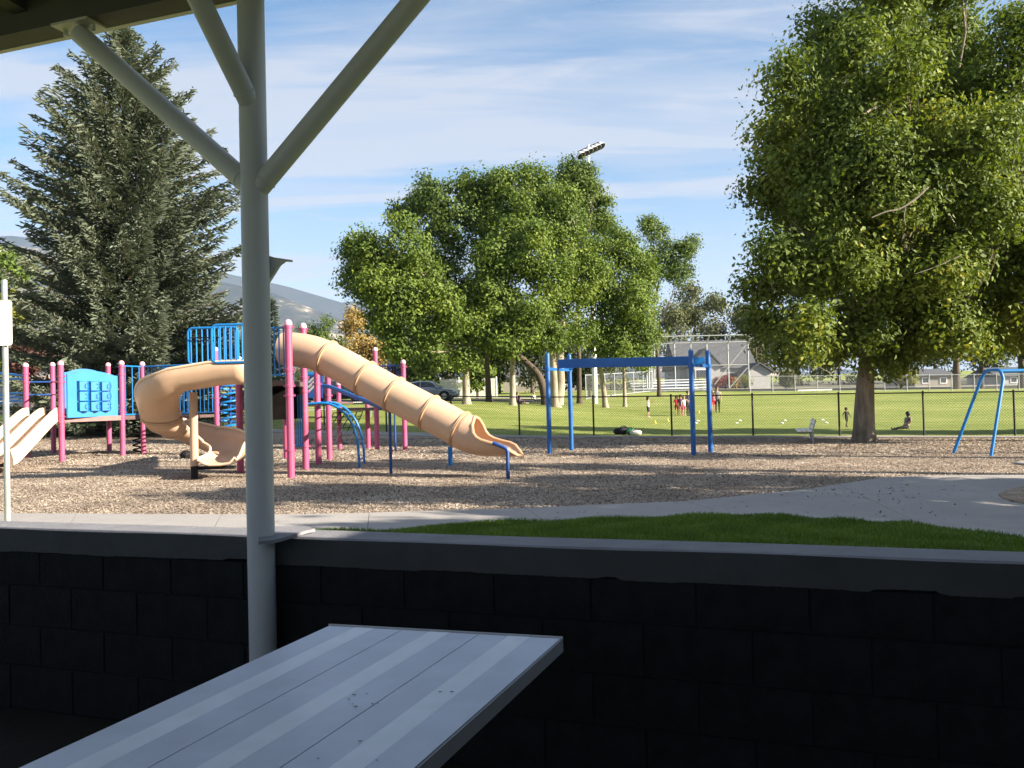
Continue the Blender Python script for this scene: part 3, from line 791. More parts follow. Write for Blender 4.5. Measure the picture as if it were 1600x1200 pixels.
# bird marks on the table top
rg = random.Random(4)
for a, b in [(573, 1084), (545, 1092), (551, 1100), (553, 1085.5), (556, 1104), (582, 1100), (590, 1099), (589, 1188), (706, 1081), (688, 1081), (497, 1185), (563, 1158)]:
    mb = MB(); c = onz(a, b, TZ + 0.0018); L = rg.uniform(0.002, 0.006); t = rg.uniform(0, 3)
    mb.prism([c + Vector((math.cos(t + k * 1.05) * L, math.sin(t + k * 1.05) * L * 0.4, 0)) for k in range(6)], (0, 0, 0.0012))
    mb.build('speck', M['c_grey'], table)

# sign post at the left edge, beyond the wall
sp = G(10, 806)
sp.y = 9.2; sg = P(9.5, 640, 9.2); sp.x = sg.x; sp.z = gz(sp.x, sp.y)
sign = thing('sign_post', 'galvanised post with a white sign at the left edge', 'sign', sp)
mb = MB(); top = P(5, 452, 9.2)
mb.tube([sp, Vector((sp.x, sp.y, top.z + 0.1))], 0.03, 12); mb.build('pole', M['galv'], sign, smooth=True)
c = P(-14, 505, 9.15)
mb = MB(); hw, hh, rr = 0.215, 0.24, 0.03; poly = []
for cx, cz, a0 in ((hw - rr, hh - rr, 0), (-hw + rr, hh - rr, 90), (-hw + rr, -hh + rr, 180), (hw - rr, -hh + rr, 270)):
    for k in range(5):
        a = R(a0 + 22.5 * k); poly.append(Vector((c.x + cx + rr * math.cos(a), sp.y - 0.034, c.z + cz + rr * math.sin(a))))
mb.prism(poly, (0, -0.004, 0)); mb.build('sign_panel', M['white'], sign)
# ------------------------------------------------------------------ playground equipment
Z = Vector((0, 0, 1))
def sweep(name, path, profs, m, parent, closed_prof=False, thick=0.0, smooth=True, sides=None):
    path = [Vector(p) for p in path]; n = len(path); V = []
    for i, p in enumerate(path):
        t = (path[min(i + 1, n - 1)] - path[max(i - 1, 0)]).normalized()
        s = sides[i] if sides else t.cross(Z).normalized()
        u = s.cross(t).normalized()
        V.append([p + s * a + u * b for a, b in profs[i]])
    k = len(V[0]); vs = [q for row in V for q in row]; fs = []
    for i in range(n - 1):
        for j in range(k if closed_prof else k - 1):
            l = (j + 1) % k
            fs.append((i * k + j, i * k + l, (i + 1) * k + l, (i + 1) * k + j))
    mb = MB(); mb.add(vs, fs)
    o = mb.build(name, m, parent, smooth=smooth)
    if thick:
        so = o.modifiers.new('wall', 'SOLIDIFY'); so.thickness = thick; so.offset = 0
    return o, V
def part(name, parent):
    o = bpy.data.objects.new(name, None); COL.objects.link(o); o.parent = parent; o.empty_display_size = 0.1
    return o
def pink_post(parent, foot, top, collars=(), r=0.070, m='pink'):
    f = G(*foot); t = P(top[0], top[1], f.y)
    f2 = f - Vector((0, 0, 0.1)); tt = Vector((f.x, f.y, t.z))
    mb = MB(); mb.lathe(f2, [(r, 0), (r, tt.z - f2.z - 0.05)], 18); o = mb.build('post', M[m], parent, smooth=True)
    mb = MB(); h = tt.z - 0.06
    mb.lathe((f.x, f.y, h), [(r * 1.08, 0), (r * 1.08, 0.035), (r * 0.95, 0.07), (r * 0.55, 0.10), (r * 0.1, 0.108)], 18); mb.build('post_cap', M['pinkcap'], o, smooth=True)
    for py in collars:
        z = P(foot[0], py, f.y).z
        mb = MB(); mb.lathe((f.x, f.y, z - 0.025), [(r * 1.02, 0), (r * 1.14, 0.004), (r * 1.14, 0.046), (r * 1.02, 0.05)], 18)
        mb.box((f.x + r * 1.3, f.y, z), (0.035, 0.02, 0.04)); mb.box((f.x - r * 1.3, f.y, z), (0.035, 0.02, 0.04)); mb.build('collar', M[m], o, smooth=True)
    return f
def picket(parent, a, b, zb, zt, n, r=0.016, bar=0.011, m='blue', name='railing', rounded=0.0):
    a, b = Vector(a), Vector(b)
    A0, B0 = Vector((a.x, a.y, zb)), Vector((b.x, b.y, zb)); A1, B1 = Vector((a.x, a.y, zt)), Vector((b.x, b.y, zt))
    mb = MB()
    if rounded:
        d = (B0 - A0).normalized(); loop = []
        for c, e1, e2 in ((A0, d, Z), (B0, Z, -d), (B1, -d, -Z), (A1, -Z, d)):
            cc = c + (e1 + e2) * rounded if False else None
        corners = [(A0, Z, d), (B0, -d, Z), (B1, -Z, -d), (A1, d, -Z)]
        for c, inn, outd in corners:
            ctr = c + inn * rounded + outd * rounded
            for k in range(6):
                t = k / 5 * math.pi / 2
                loop.append(ctr - outd * rounded * math.cos(t) - inn * rounded * math.sin(t))
        mb.tube(loop, r, 8, closed=True)
    else:
        mb.tube([A1, B1], r, 8)
    o = mb.build(name, M[m], parent, smooth=True)
    if not rounded: q = MB(); q.tube([A0, B0], r, 8); q.build('lower_rail', M[m], o, smooth=True)
    for i in range(n):
        t = (i + 0.5) / n; p = a.lerp(b, t)
        q = MB(); q.tube([(p.x, p.y, zb), (p.x, p.y, zt)], bar, 6); q.build('bar', M[m], o, smooth=True)
    return o

play = thing('play_structure', 'pink and blue play structure with tan tube slide and spiral slide', 'play structure', G(455, 748))
# --- posts
fA = pink_post(play, (455, 748), (451, 503), (511, 578, 603, 618, 704))
fB = pink_post(play, (478, 734.6), (474, 508), (514, 590, 612, 697))
fC = pink_post(play, (498, 726.5), (493, 560), (600,))
fD = pink_post(play, (515, 719.5), (511, 580), (618,))
fE = pink_post(play, (531, 702.6), (529, 598), ())
fF = pink_post(play, (575.5, 701.5), (572, 600), ())
fG = pink_post(play, (589.5, 703.8), (586, 545), (568,))
fH = pink_post(play, (633, 704.2), (628.5, 564.5), (573,))
fI = pink_post(play, (376, 739), (371, 560), (604, 640))
fJ = Vector((fI.x + 0.62, fI.y - 1.3, 0))
fK = pink_post(play, (447.5, 717.5), (445, 600), ())
fL = pink_post(play, (340, 712), (337, 545), (622,))
f1 = pink_post(play, (97, 722), (94.5, 566.5), (588, 597, 651, 660))
f2_ = pink_post(play, (42, 716), (41, 569.5), (584, 597))
f3 = pink_post(play, (84, 709), (80, 568.5), (597,))
f4 = pink_post(play, (192, 713), (189.5, 566), (573, 585, 644, 653))
f5 = pink_post(play, (171, 706), (167.5, 569), ())
f6 = pink_post(play, (224.5, 710), (222, 567.5), ())
# --- main tower deck
dz = P(433, 594, fA.y).z
JJ = P(405, 700, fA.y + 0.15); JJ.z = 0
deckpoly = [(fA.x, fA.y), (fB.x, fB.y), (fK.x - 0.2, fK.y), (fI.x, fI.y + 0.1), (JJ.x, JJ.y)]
mb = MB(); mb.prism([(x, y, dz) for x, y in deckpoly], (0, 0, -0.10)); mb.build('deck', M['brown'], play, bevel=0.01)
# dark enclosure under the deck
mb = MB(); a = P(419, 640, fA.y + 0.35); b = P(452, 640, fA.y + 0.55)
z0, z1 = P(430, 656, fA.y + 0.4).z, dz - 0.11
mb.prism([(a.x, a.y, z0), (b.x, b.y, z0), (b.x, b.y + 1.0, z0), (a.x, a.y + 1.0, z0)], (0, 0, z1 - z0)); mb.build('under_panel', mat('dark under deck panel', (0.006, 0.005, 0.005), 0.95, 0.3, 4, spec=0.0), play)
# guard rail between column side and corner post
ra, rb = P(404, 550, fA.y + 0.12), P(447, 550, fA.y + 0.02)
picket(play, ra, rb, P(430, 586, fA.y).z, P(430, 512, fA.y).z, 6, 0.018, 0.014)
# blue ladder panel behind corner post
mb = MB(); pa = P(462, 650, fA.y + 1.1); za, zb_ = P(465, 697, pa.y).z, P(465, 617, pa.y).z
lad = part('ladder', play)
for k in range(4):
    m2 = MB(); xx = pa.x + k * 0.035; m2.box((xx, pa.y + k * 0.04, (za + zb_) / 2), (0.02, 0.02, zb_ - za)); m2.build('ladder_rail', M['blue'], lad)
m2 = MB(); m2.box((pa.x + 0.05, pa.y + 0.06, za), (0.16, 0.16, 0.03)); m2.build('ladder_foot', M['blue'], lad)
# --- wings beside the spiral entrance
gfoot = G(304, 750)
RC = 0.58; Yc = gfoot.y + 0.30; Ye = Yc - RC
def wing(x0, x1, y0, y1, Y, n):
    a, b = P(x0, 540, Y), P(x1, 540, Y)
    picket(play, a, b, P(x0, y1, Y).z, P(x0, y0, Y).z, n, 0.023, 0.015, 'blue', 'guard_wing', 0.09)
wing(331, 400, 508, 567, Ye - 0.42, 8)
wing(294, 372, 513, 569, Ye + 0.55, 9)
mb = MB(); mb.tube([P(297, 528, Ye + 0.5), P(345, 527, Ye + 0.5)], 0.012, 6); mb.build('cross_rail', M['black'], play)
# --- spiral slide: leaves the tower to the left, turns away behind and comes out towards the viewer
spiral = part('spiral_slide', play)
XC = P(304, 640, Yc).x
z_in = P(360, 600, Ye - .4).z + 0.01; z_out = P(330, 731, Ye - 0.1).z + 0.04
path = []; wallo = []; walli = []; sides = []
x_start = P(392, 590, Ye).x
for k in range(7):
    t = k / 6; path.append(Vector((x_start + (XC + 0.10 - x_start) * t, Ye, z_in - 0.09 * max(0, t - .45) / .55))); wallo.append(0.40); walli.append(0.40); sides.append(Vector((0, 1, 0)))
N = 60
for k in range(N + 1):
    t = k / N; ph = -math.pi / 2 - 1.5 * math.pi * t
    zz = float(np.interp(t, [0, .1, .2, .33, .67, .9, 1.0], [z_in - .10, z_in - .27, z_in - .46, P(230, 674, Yc).z, P(299, 707, Yc + .5).z + .03, z_out + .10, z_out + .03]))
    path.append(Vector((XC + RC * math.cos(ph), Yc + RC * math.sin(ph), zz))); sides.append(Vector((-math.cos(ph), -math.sin(ph), 0)))
    wallo.append(float(np.interp(t, [0, .1, .75, 1], [.40, .46, .46, .36]))); walli.append(float(np.interp(t, [0, .15, .9, 1], [.38, .16, .16, .14])))
y_end = Ye - 0.02
for k in range(1, 13):
    t = k / 12; path.append(Vector((XC + RC, Yc + (y_end - Yc) * t, z_out + 0.03 * (1 - t) + 0.02 * max(0, t - .6)))); sides.append(Vector((-1, 0, 0)))
    wallo.append(0.36 - 0.24 * sstep(.1, 1, t)); walli.append(0.14 - 0.04 * t)
def trough(ho, hi, g=0.0):                 # negative side is the outer wall
    return [(-0.41 - g, ho), (-0.40 - g, ho * 0.55 + 0.02), (-0.36 - g, 0.12 - g * .5), (-0.27, 0.03 - g), (-0.10, 0.0 - g), (0.10, 0.0 - g), (0.20, 0.03 - g), (0.27 + g, 0.08 - g * .5), (0.305 + g, hi * 0.55 + 0.03), (0.315 + g, hi + .02)]
cut = [0, 7 + 17, 7 + 33, len(path) - 1]
rim_o, rim_i = [], []
for c0, c1 in zip(cut[:-1], cut[1:]):
    o, V = sweep('slide_section', path[c0:c1 + 1], [trough(wallo[i], walli[i]) for i in range(c0, c1 + 1)], M['tan'], spiral, thick=0.022, sides=sides[c0:c1 + 1])
    rim_o += [r[0] for r in V]; rim_i += [r[-1] for r in V]
for c in cut[1:-1] + [7 + 26]:
    for dd in (-1, 1):
        stp_ = path[c + 1] - path[c]
        pp = [path[c] + stp_ * (0.10 * dd), path[c] + stp_ * (0.40 * dd)]
        sweep('flange', pp if dd > 0 else pp[::-1], [trough(wallo[c] + .005, walli[c], 0.028)] * 2, M['tandk'], spiral, thick=0.02, sides=[sides[c]] * 2)
mb = MB(); end_row = V[-1]
mb.tube(rim_o + [p + Vector((0, -0.02, 0)) for p in end_row[1:-1]] + rim_i[::-1], 0.026, 8); mb.build('rim', M['tanlt'], spiral, smooth=True)
mb = MB(); mb.box((gfoot.x, gfoot.y, (gfoot.z + z_out) / 2 - 0.08), (0.10, 0.10, z_out - gfoot.z + 0.10)); mb.box((gfoot.x + 0.35, gfoot.y + 0.1, z_out - 0.07), (0.75, 0.08, 0.06)); mb.build('foot', M['black'], spiral)
mb = MB(); mb.tube([(XC - 0.02, Yc, gz(XC, Yc) - .1), (XC - 0.02, Yc, z_in - 0.12)], 0.075, 16); mb.build('center_pole', M['tan'], spiral, smooth=True)
mb = MB(); g2 = G(291, 717); mb.ball((g2.x, g2.y, g2.z + 0.10), 0.16, 10, 6, (1, 1, 0.8)); mb.build('rubber_bumper', M['black'], play)
# --- tube slide
tube = part('tube_slide', play)
pxs = np.array([444, 458, 476, 492, 508, 523, 545, 572, 616, 671, 719]); pys = np.array([545, 545.5, 547.5, 551, 557, 564.5, 577, 592, 616.5, 645, 671])
Yex = G(794, 750).y
def tube_Y(px): return float(np.interp(px, [440, 814], [(fA.y + fB.y) / 2 + 0.05, Yex + 0.32]))
def dense(a, b, n):
    out = []
    for px in np.linspace(a, b, n):
        out.append(P(px, np.interp(px, pxs, pys), tube_Y(px)))
    return out
# smooth the centre line
cen_px = np.linspace(444, 719, 80)
cy = np.interp(cen_px, pxs, pys); cy = np.convolve(np.pad(cy, 6, mode='reflect', reflect_type='odd'), np.ones(13) / 13, 'valid')
def tube_c(px): return P(px, np.interp(px, cen_px, cy), tube_Y(px))
RT = 0.335
circ = [(RT * math.sin(2 * math.pi * k / 30), -RT * math.cos(2 * math.pi * k / 30)) for k in range(30)]
seams = [444, 512, 571, 616, 671, 719]
for a, b in zip(seams[:-1], seams[1:]):
    n = 12 if a == 444 else 5
    sweep('slide_section', [tube_c(p) for p in np.linspace(a, b, n)], [circ] * n, M['tan'], tube, closed_prof=True)
for s in seams[1:]:
    c = tube_c(s); t = (tube_c(min(s + 4, 719)) - tube_c(s - 4)).normalized()
    for off in (-0.014, 0.014):
        mb = MB(); mb.lathe(c + t * (off - 0.010), [(RT - 0.01, 0), (RT + 0.030, 0.002), (RT + 0.034, 0.010), (RT + 0.030, 0.018), (RT - 0.01, 0.02)], 36, axis=t); mb.build('flange', M['tandk'], tube, smooth=True)
# open exit scoop
ex = [(719, 671, 180), (726, 675, 180), (733, 678, 172), (738, 680, 158), (743, 681, 128), (748, 682, 104), (754, 683, 92), (762, 683.5, 84), (775, 684, 77), (788, 684, 71), (797, 684, 62), (805, 684, 42), (811, 684, 24), (815, 684, 8)]
pth = [P(a, b, tube_Y(a)) for a, b, _ in ex]
RB = RT
prof = []
for a, b, al in ex:
    al = R(min(al, 179.5)); prof.append([(RB * math.sin(-al + 2 * al * k / 24), -RB * math.cos(-al + 2 * al * k / 24)) for k in range(25)])
tdir = (pth[-1] - pth[0]); tdir.z = 0; tdir.normalize(); sd = tdir.cross(Z)
o, V = sweep('slide_exit', pth, prof, M['tan'], tube, thick=0.02, sides=[sd] * len(pth))
mb = MB(); mb.tube([r[0] for r in V[2:]][::-1] + [r[-1] for r in V[2:]], 0.032, 8); mb.build('rim', M['tandk'], tube, smooth=True)
def leg(parent, foot, top, r, m, name='support_leg', dY=0.0):
    f = G(*foot); f.y += 0; t = P(top[0], top[1], f.y + dY)
    mb = MB(); mb.tube([(f.x, f.y, f.z - 0.08), (f.x, f.y, t.z)], r, 10); return mb.build(name, M[m], parent, smooth=True), f, t
lg = G(794, 750); arm0, arm1 = P(789, 700, lg.y), P(770, 692, lg.y + 0.05)
mb = MB(); mb.tube([(lg.x, lg.y, lg.z - .08), (lg.x, lg.y, arm0.z - 0.06), (lg.x - 0.02, lg.y, arm0.z - 0.01), (lg.x - 0.08, lg.y, arm0.z + 0.02), arm1], 0.036, 10); mb.build('support_leg', M['bluedk'], tube, smooth=True)
leg(tube, (704, 729), (704, 698), 0.05, 'blue')
leg(play, (611, 741), (611, 642), 0.03, 'bluedk')
leg(play, (618, 705), (617, 643), 0.03, 'bluedk')
# sloping blue rail under the tube
mb = MB(); mb.tube([P(505, 603, fD.y - 0.5), P(515, 604, fD.y - 0.6), P(600, 638, G(611, 741).y), P(611, 642, G(611, 741).y)], 0.05, 10); mb.build('sloping_rail', M['bluebeam'], play, smooth=True)
# --- arch climber
arch = part('arch_climber', play)
def arch_rail(pts, Y): return [P(a, b, Y) for a, b in pts]
ya, yb = G(562, 732).y, G(569.6, 725).y
def smooth_poly(p, n=3):
    p = [Vector(q) for q in p]
    for _ in range(n):
        q = [p[0]]
        for a, b in zip(p[:-1], p[1:]): q += [a.lerp(b, .25), a.lerp(b, .75)]
        p = q + [p[-1]]
    return p
r1 = smooth_poly(arch_rail([(482, 631), (514, 629), (540, 644), (558, 676), (562, 732)], ya)); r1.append(r1[-1] - Z * 0.1)
r2 = smooth_poly(arch_rail([(497, 628), (528, 629), (552, 648), (567, 682), (569.6, 725)], yb)); r2.append(r2[-1] - Z * 0.1)
for rr in (r1, r2):
    mb = MB(); mb.tube(rr, 0.028, 10); mb.build('arch_rail', M['blue'], arch, smooth=True)
for k in range(7):
    i = int(4 + k * (len(r1) - 8) / 6.5); mb = MB(); mb.tube([r1[i], r2[i]], 0.02, 8); mb.build('rung', M['blue'], arch, smooth=True)
# --- low back tower with rope net
zd2 = P(570, 637, fG.y).z
mb = MB(); mb.prism([(fE.x, fE.y - 0.3, zd2), (fH.x, fH.y, zd2), (fH.x - 0.1, fH.y + 1.4, zd2), (fE.x, fE.y + 1.2, zd2)], (0, 0, -0.09)); mb.build('deck', M['brown'], play)
picket(play, fG, fH, P(610, 587, fG.y).z, P(610, 572, fG.y).z, 10, 0.022, 0.010, 'bluedk')
net = part('rope_net', play); ny = fE.y - 0.6
tl, tr_, bl, br_ = P(522, 645, ny + .5), P(567, 643, ny + .5), P(486, 697, ny), P(545, 692, ny)
for k in range(6):
    t = k / 5
    mb = MB(); mb.tube([tl.lerp(tr_, t), bl.lerp(br_, t)], 0.014, 6); mb.build('rope', M['rope'], net)
for k in range(5):
    t = k / 4
    mb = MB(); mb.tube([tl.lerp(bl, t), tr_.lerp(br_, t)], 0.014, 6); mb.build('rope', M['rope'], net)
# stair panel between the towers
mb = MB(); sy = fC.y + 1.2
mb.prism([P(482, 583, sy), P(504, 583, sy), P(504, 622, sy), P(482, 622, sy)], (0, 0.03, 0)); mb.build('stair_panel', M['bluedk'], play)
for k in range(3):
    mb = MB(); mb.bar(P(482, 612 - 7 * k, sy - 0.03), P(494, 600 - 7 * k, sy - 0.03), 0.03, 0.05); mb.build('stair_tread', M['galv'], play)
mb = MB(); mb.bar(P(479, 583.5, sy - .1), P(497, 583.5, sy - .1), 0.05, 0.05); mb.build('stair_rail', M['blue'], play)
mb = MB(); mb.prism([P(476, 626, sy), P(545, 628, sy + 1), P(545, 631, sy + 1), P(476, 630, sy)], (0, 0.6, 0)); mb.build('walkway_deck', M['brown'], play)
# --- coil climbers
def coil(parent, px, y0, y1, Y, rad, turns, rr, m, pole=None):
    a, b = P(px, y1, Y), P(px, y0, Y); cp = part('coil_climber', parent)
    pts = [Vector((a.x + rad * math.cos(2 * math.pi * turns * k / (turns * 14)), a.y + rad * math.sin(2 * math.pi * turns * k / (turns * 14)), a.z + (b.z - a.z) * k / (turns * 14))) for k in range(turns * 14 + 1)]
    mb = MB(); mb.tube(pts, rr, 6); mb.build('coil', M[m], cp, smooth=True)
    if pole: mb = MB(); mb.tube([(a.x, a.y, gz(a.x, a.y) - .05), b], 0.03, 8); mb.build('coil_pole', M[pole], cp, smooth=True)
coil(play, 360, 600, 712, fL.y + 0.2, 0.25, 9, 0.028, 'blue', 'bluedk')
coil(play, 214, 648, 707, f6.y + 0.05, 0.10, 8, 0.022, 'black', None)
# --- bridge to the low left deck
br0, br1 = f6, P(302, 640, fL.y + 0.5)
zt0, zb0 = P(222, 573, f6.y).z, P(222, 647, f6.y).z
zt1 = P(300, 573, br1.y).z
picket(play, (f6.x, f6.y, 0), (br1.x, br1.y, 0), zb0, zt0, 13, 0.02, 0.013, 'blue', 'bridge_railing')
picket(play, (f6.x + 0.1, f6.y + 1.15, 0), (br1.x + 0.2, br1.y + 1.15, 0), zb0, zt0, 13, 0.02, 0.013, 'blue', 'bridge_railing')
picket(play, (f4.x, f4.y, 0), (f6.x, f6.y, 0), zb0, zt0, 3, 0.02, 0.015, 'blue', 'bridge_railing')
mb = MB(); mb.prism([(f6.x, f6.y, zb0 - 0.06), (br1.x, br1.y, zb0 - 0.06), (br1.x + .2, br1.y + 1.15, zb0 - 0.06), (f6.x + .1, f6.y + 1.15, zb0 - 0.06)], (0, 0, -0.08)); mb.build('bridge_deck', M['brown'], play)
# tan entry wall by the tower
mb = MB(); q = P(303, 590, fL.y + 0.1)
for k in range(4):
    m2 = MB(); m2.box((q.x + 0.10 * k, q.y, P(303, 590, q.y).z), (0.085, 0.05, 0.42)); m2.build('entry_slat', M['tanlt'], play)
# --- low left deck, game panels
zd = P(140, 652, f1.y).z
mb = MB(); mb.prism([(f1.x - 0.9, f1.y + 0.1, zd), (f1.x, f1.y, zd), (f4.x, f4.y, zd), (f6.x, f6.y, zd), (f5.x + .3, f5.y + 0.2, zd), (f3.x, f3.y, zd)], (0, 0, -0.11)); mb.build('deck', M['brown'], play)
mb = MB(); mb.bar((f1.x, f1.y - 0.02, zd - 0.05), (f4.x, f4.y - 0.02, zd - 0.05), 0.04, 0.13); mb.build('deck_beam', mat('faded mauve beam', (0.22, 0.14, 0.13), 0.7), play)
def game_panel(a, b, zlo, zhi, m, cyl=True):
    a, b = Vector(a), Vector(b); d = (b - a); L = d.length; d.normalize(); nrm = d.cross(Z)
    pn = part('game_panel', play)
    def at(u, z): return a + d * (u * L) + Z * z
    top = [(u, zhi - 0.10 + 0.10 * math.sin(math.pi * min(max((u - 0.08) / 0.84, 0), 1)) ** 0.8) for u in np.linspace(0, 1, 17)]
    ow = [(0.17, zlo + 0.14), (0.83, zlo + 0.14), (0.83, zhi - 0.27), (0.17, zhi - 0.27)]
    # frame as four boards round the opening
    def slab(poly): 
        mb = MB(); mb.prism([at(u, z) for u, z in poly], nrm * 0.035); return mb
    mb = slab([(0, zlo), (1, zlo), (1, ow[0][1]), (0, ow[0][1])])
    for poly in ([(0, ow[0][1]), (ow[0][0], ow[0][1]), (ow[0][0], ow[2][1]), (0, ow[2][1])], [(ow[1][0], ow[0][1]), (1, ow[0][1]), (1, ow[2][1]), (ow[1][0], ow[2][1])],
                 [(0, ow[2][1]), (1, ow[2][1])] + [(u, z) for u, z in top[::-1]]):
        s2 = slab(poly); mb.add(s2.v, s2.f)
    mb.build('panel_frame', M[m], pn)
    if cyl:
        w3 = (ow[1][0] - ow[0][0]) / 3; h3 = (ow[2][1] - ow[0][1]) / 3
        for i in range(3):
            for j in range(3):
                c = at(ow[0][0] + w3 * (i + 0.5), ow[0][1] + h3 * (j + 0.04)) + nrm * 0.0
                mb = MB(); rr = w3 * L * 0.40
                mb.lathe(c, [(rr * 0.9, 0), (rr, 0.01), (rr, h3 * 0.90), (rr * 0.9, h3 * 0.93)], 6); cy_ = mb.build('spinner', M['blue'], pn, smooth=False)
                m2 = MB(); tor = [c + nrm * (rr * 0.93) + Z * (h3 * 0.46) + (d * math.cos(t) + Z * math.sin(t)) * (rr * 0.42) for t in np.linspace(0, 2 * math.pi, 15)[:-1]]
                if (i * 2 + j) % 3 != 1: m2.tube(tor, 0.006, 5, closed=True)
                else:
                    for sg_ in (-1, 1): m2.bar(c + nrm * (rr * 0.93) + Z * (h3 * 0.46) - (d + Z * sg_) * rr * 0.36, c + nrm * (rr * 0.93) + Z * (h3 * 0.46) + (d + Z * sg_) * rr * 0.36, 0.010, 0.010)
                m2.build('mark', M['bluedk'], cy_)
        for j in range(3):
            mb = MB(); zz = ow[0][1] + h3 * j + 0.01; mb.tube([at(ow[0][0], zz) + nrm * .02, at(ow[1][0], zz) + nrm * .02], 0.010, 6); mb.build('spinner_rod', M['blue'], pn)
pa_, pb_ = P(104, 640, f1.y - 0.01), P(183, 640, f4.y - 0.03)
game_panel((pa_.x, pa_.y, 0), (pb_.x, pb_.y, 0), P(140, 652, f1.y).z, P(140, 577, f1.y).z, 'bluelt')
pa2, pb2 = P(101, 640, f3.y + 0.1), P(160, 640, f5.y)
game_panel((pa2.x, pa2.y, 0), (pb2.x, pb2.y, 0), P(120, 645, f3.y).z, P(120, 575.5, f3.y).z, 'bluelt', False)
# --- double slide at the far left
dbl = part('double_slide', play)
tl_, tr2 = P(46, 640, f2_.y - 0.2), P(88, 640, f1.y + 0.1)
topz = P(70, 640, f1.y).z; yb0 = 0.12
endc = Vector((f1.x + 0.45, f1.y - 3.9, gz(f1.x, f1.y - 3.9) + 0.22))
topc = Vector((f1.x - 0.56, f1.y + 0.25, zd + 0.02))
lp = []
for t in np.linspace(0, 1, 22):
    zz = topc.z + (endc.z - topc.z) * sstep(-0.15, 1.02, t) if t > 0.02 else topc.z
    p = topc.lerp(endc, t); zz = topc.z - (topc.z - endc.z) * float(np.interp(t, [0, .1, .2, .8, .92, 1], [0, .03, .13, .92, .99, 1.0]))
    lp.append(Vector((p.x, p.y, zz)))
hw = 0.40
w_p = [(-hw, .26), (-hw + .02, .27), (-hw + .05, .25), (-hw + .06, .03), (-hw + .1, 0), (-.08, 0), (-.05, .03), (-.04, .24), (0, .26), (.04, .24), (.05, .03), (.08, 0), (hw - .1, 0), (hw - .06, .03), (hw - .05, .25), (hw - .02, .27), (hw, .26), (hw + .01, -.08), (-hw - .01, -.08)]
o, V = sweep('slide_bed', lp, [w_p] * len(lp), M['tanlt'], dbl, closed_prof=True)
for hgt in (0.0,):
    for side in (0.15, 0.85):
        q = lp[-3]; mb = MB(); mb.tube([(q.x, q.y, gz(q.x, q.y) - .05), (q.x, q.y, q.z - 0.05)], 0.03, 8); mb.build('slide_support', M['pink'], dbl)
        break
# handrails at the left
for py0, py1 in ((586, 583), (592, 597)):
    mb = MB(); q = [P(41, py0 + 2, f2_.y), P(20, py0 - 1, f2_.y + 0.3), P(-10, py1, f2_.y + 0.6), P(-50, py1 + 3, f2_.y + 1)]; mb.tube(smooth_poly(q), 0.032, 8); mb.build('hand_rail', M['blue'], play, smooth=True)
for py0 in (616, 622, 628):
    mb = MB(); q = [P(38, py0 - 1, f2_.y), P(22, py0 - 2, f2_.y + 0.3), P(-10, py0 + 3, f2_.y + 0.6), P(-50, py0 + 7, f2_.y + 1)]; mb.tube(smooth_poly(q), 0.030, 8); mb.build('hand_rail', M['blue'], play, smooth=True)
for py0 in (597, 617):
    mb = MB(); mb.tube([P(40, py0, f2_.y), P(82, py0 - 0.5, f3.y)], 0.022, 8); mb.build('cross_rail', M['bluedk'], play, smooth=True)
    mb = MB(); mb.tube([P(82, py0 - 0.5, f3.y), P(96, py0, f1.y)], 0.022, 8); mb.build('cross_rail', M['pink'], play, smooth=True)

# ------------------------------------------------------------------ overhead beam frame
qa, qb, qc, qd = G(859, 710), G(893, 704.5), G(1084, 712), G(1110.5, 708)
trk = thing('overhead_track_frame', 'royal blue overhead beam frame on four posts in the chips', 'climbing frame', (qa + qd) / 2)
tops = [(857, 551.5), (889, 553), (1078.5, 546), (1106, 547)]
for q, tp in zip((qa, qb, qc, qd), tops):
    t = P(tp[0], tp[1], q.y); r = 0.062
    mb = MB(); mb.lathe((q.x, q.y, q.z - .1), [(r, 0), (r, t.z - q.z + .1 - 0.06), (r * .92, t.z - q.z + .1 - .03), (r * .6, t.z - q.z + .1 - .006), (r * .1, t.z - q.z + .1)], 18); mb.build('post', M['bluebeam'], trk, smooth=True)
yl, yr = (qa.y + qb.y) / 2, (qc.y + qd.y) / 2
bl_, br2 = P(873, 568.5, yl - 0.1), P(1078, 564, yr - 0.1)
mb = MB(); mb.bar(bl_, br2 + (br2 - bl_).normalized() * 0.02, 0.11, 0.235); mb.build('beam', M['bluebeam'], trk, bevel=0.008)
e0 = br2 + Vector((0.03, 0.03, 0)); mb = MB(); mb.bar(e0, e0 + Vector((0.34, 0.0, 0)), 0.10, 0.17); mb.build('beam_end', M['blue'], trk, bevel=0.006)
for a, b, py in ((qa, qb, 577.5), (qc, qd, 571.5)):
    z = P(870 if a is qa else 1090, py, (a.y + b.y) / 2).z
    mb = MB(); mb.bar((a.x, a.y, z), (b.x, b.y, z), 0.06, 0.07); mb.build('cross_arm', M['bluebeam'], trk)
    for q in (a, b):
        mb = MB(); mb.lathe((q.x, q.y, z - 0.05), [(0.066, 0), (0.078, 0.004), (0.078, 0.096), (0.066, 0.1)], 16); mb.build('clamp', M['bluebeam'], trk, smooth=True)
z = P(891, 576, qb.y).z; mb = MB(); mb.box((qb.x, qb.y, z), (0.2, 0.2, 0.03)); mb.build('clamp_plate', M['bluebeam'], trk)

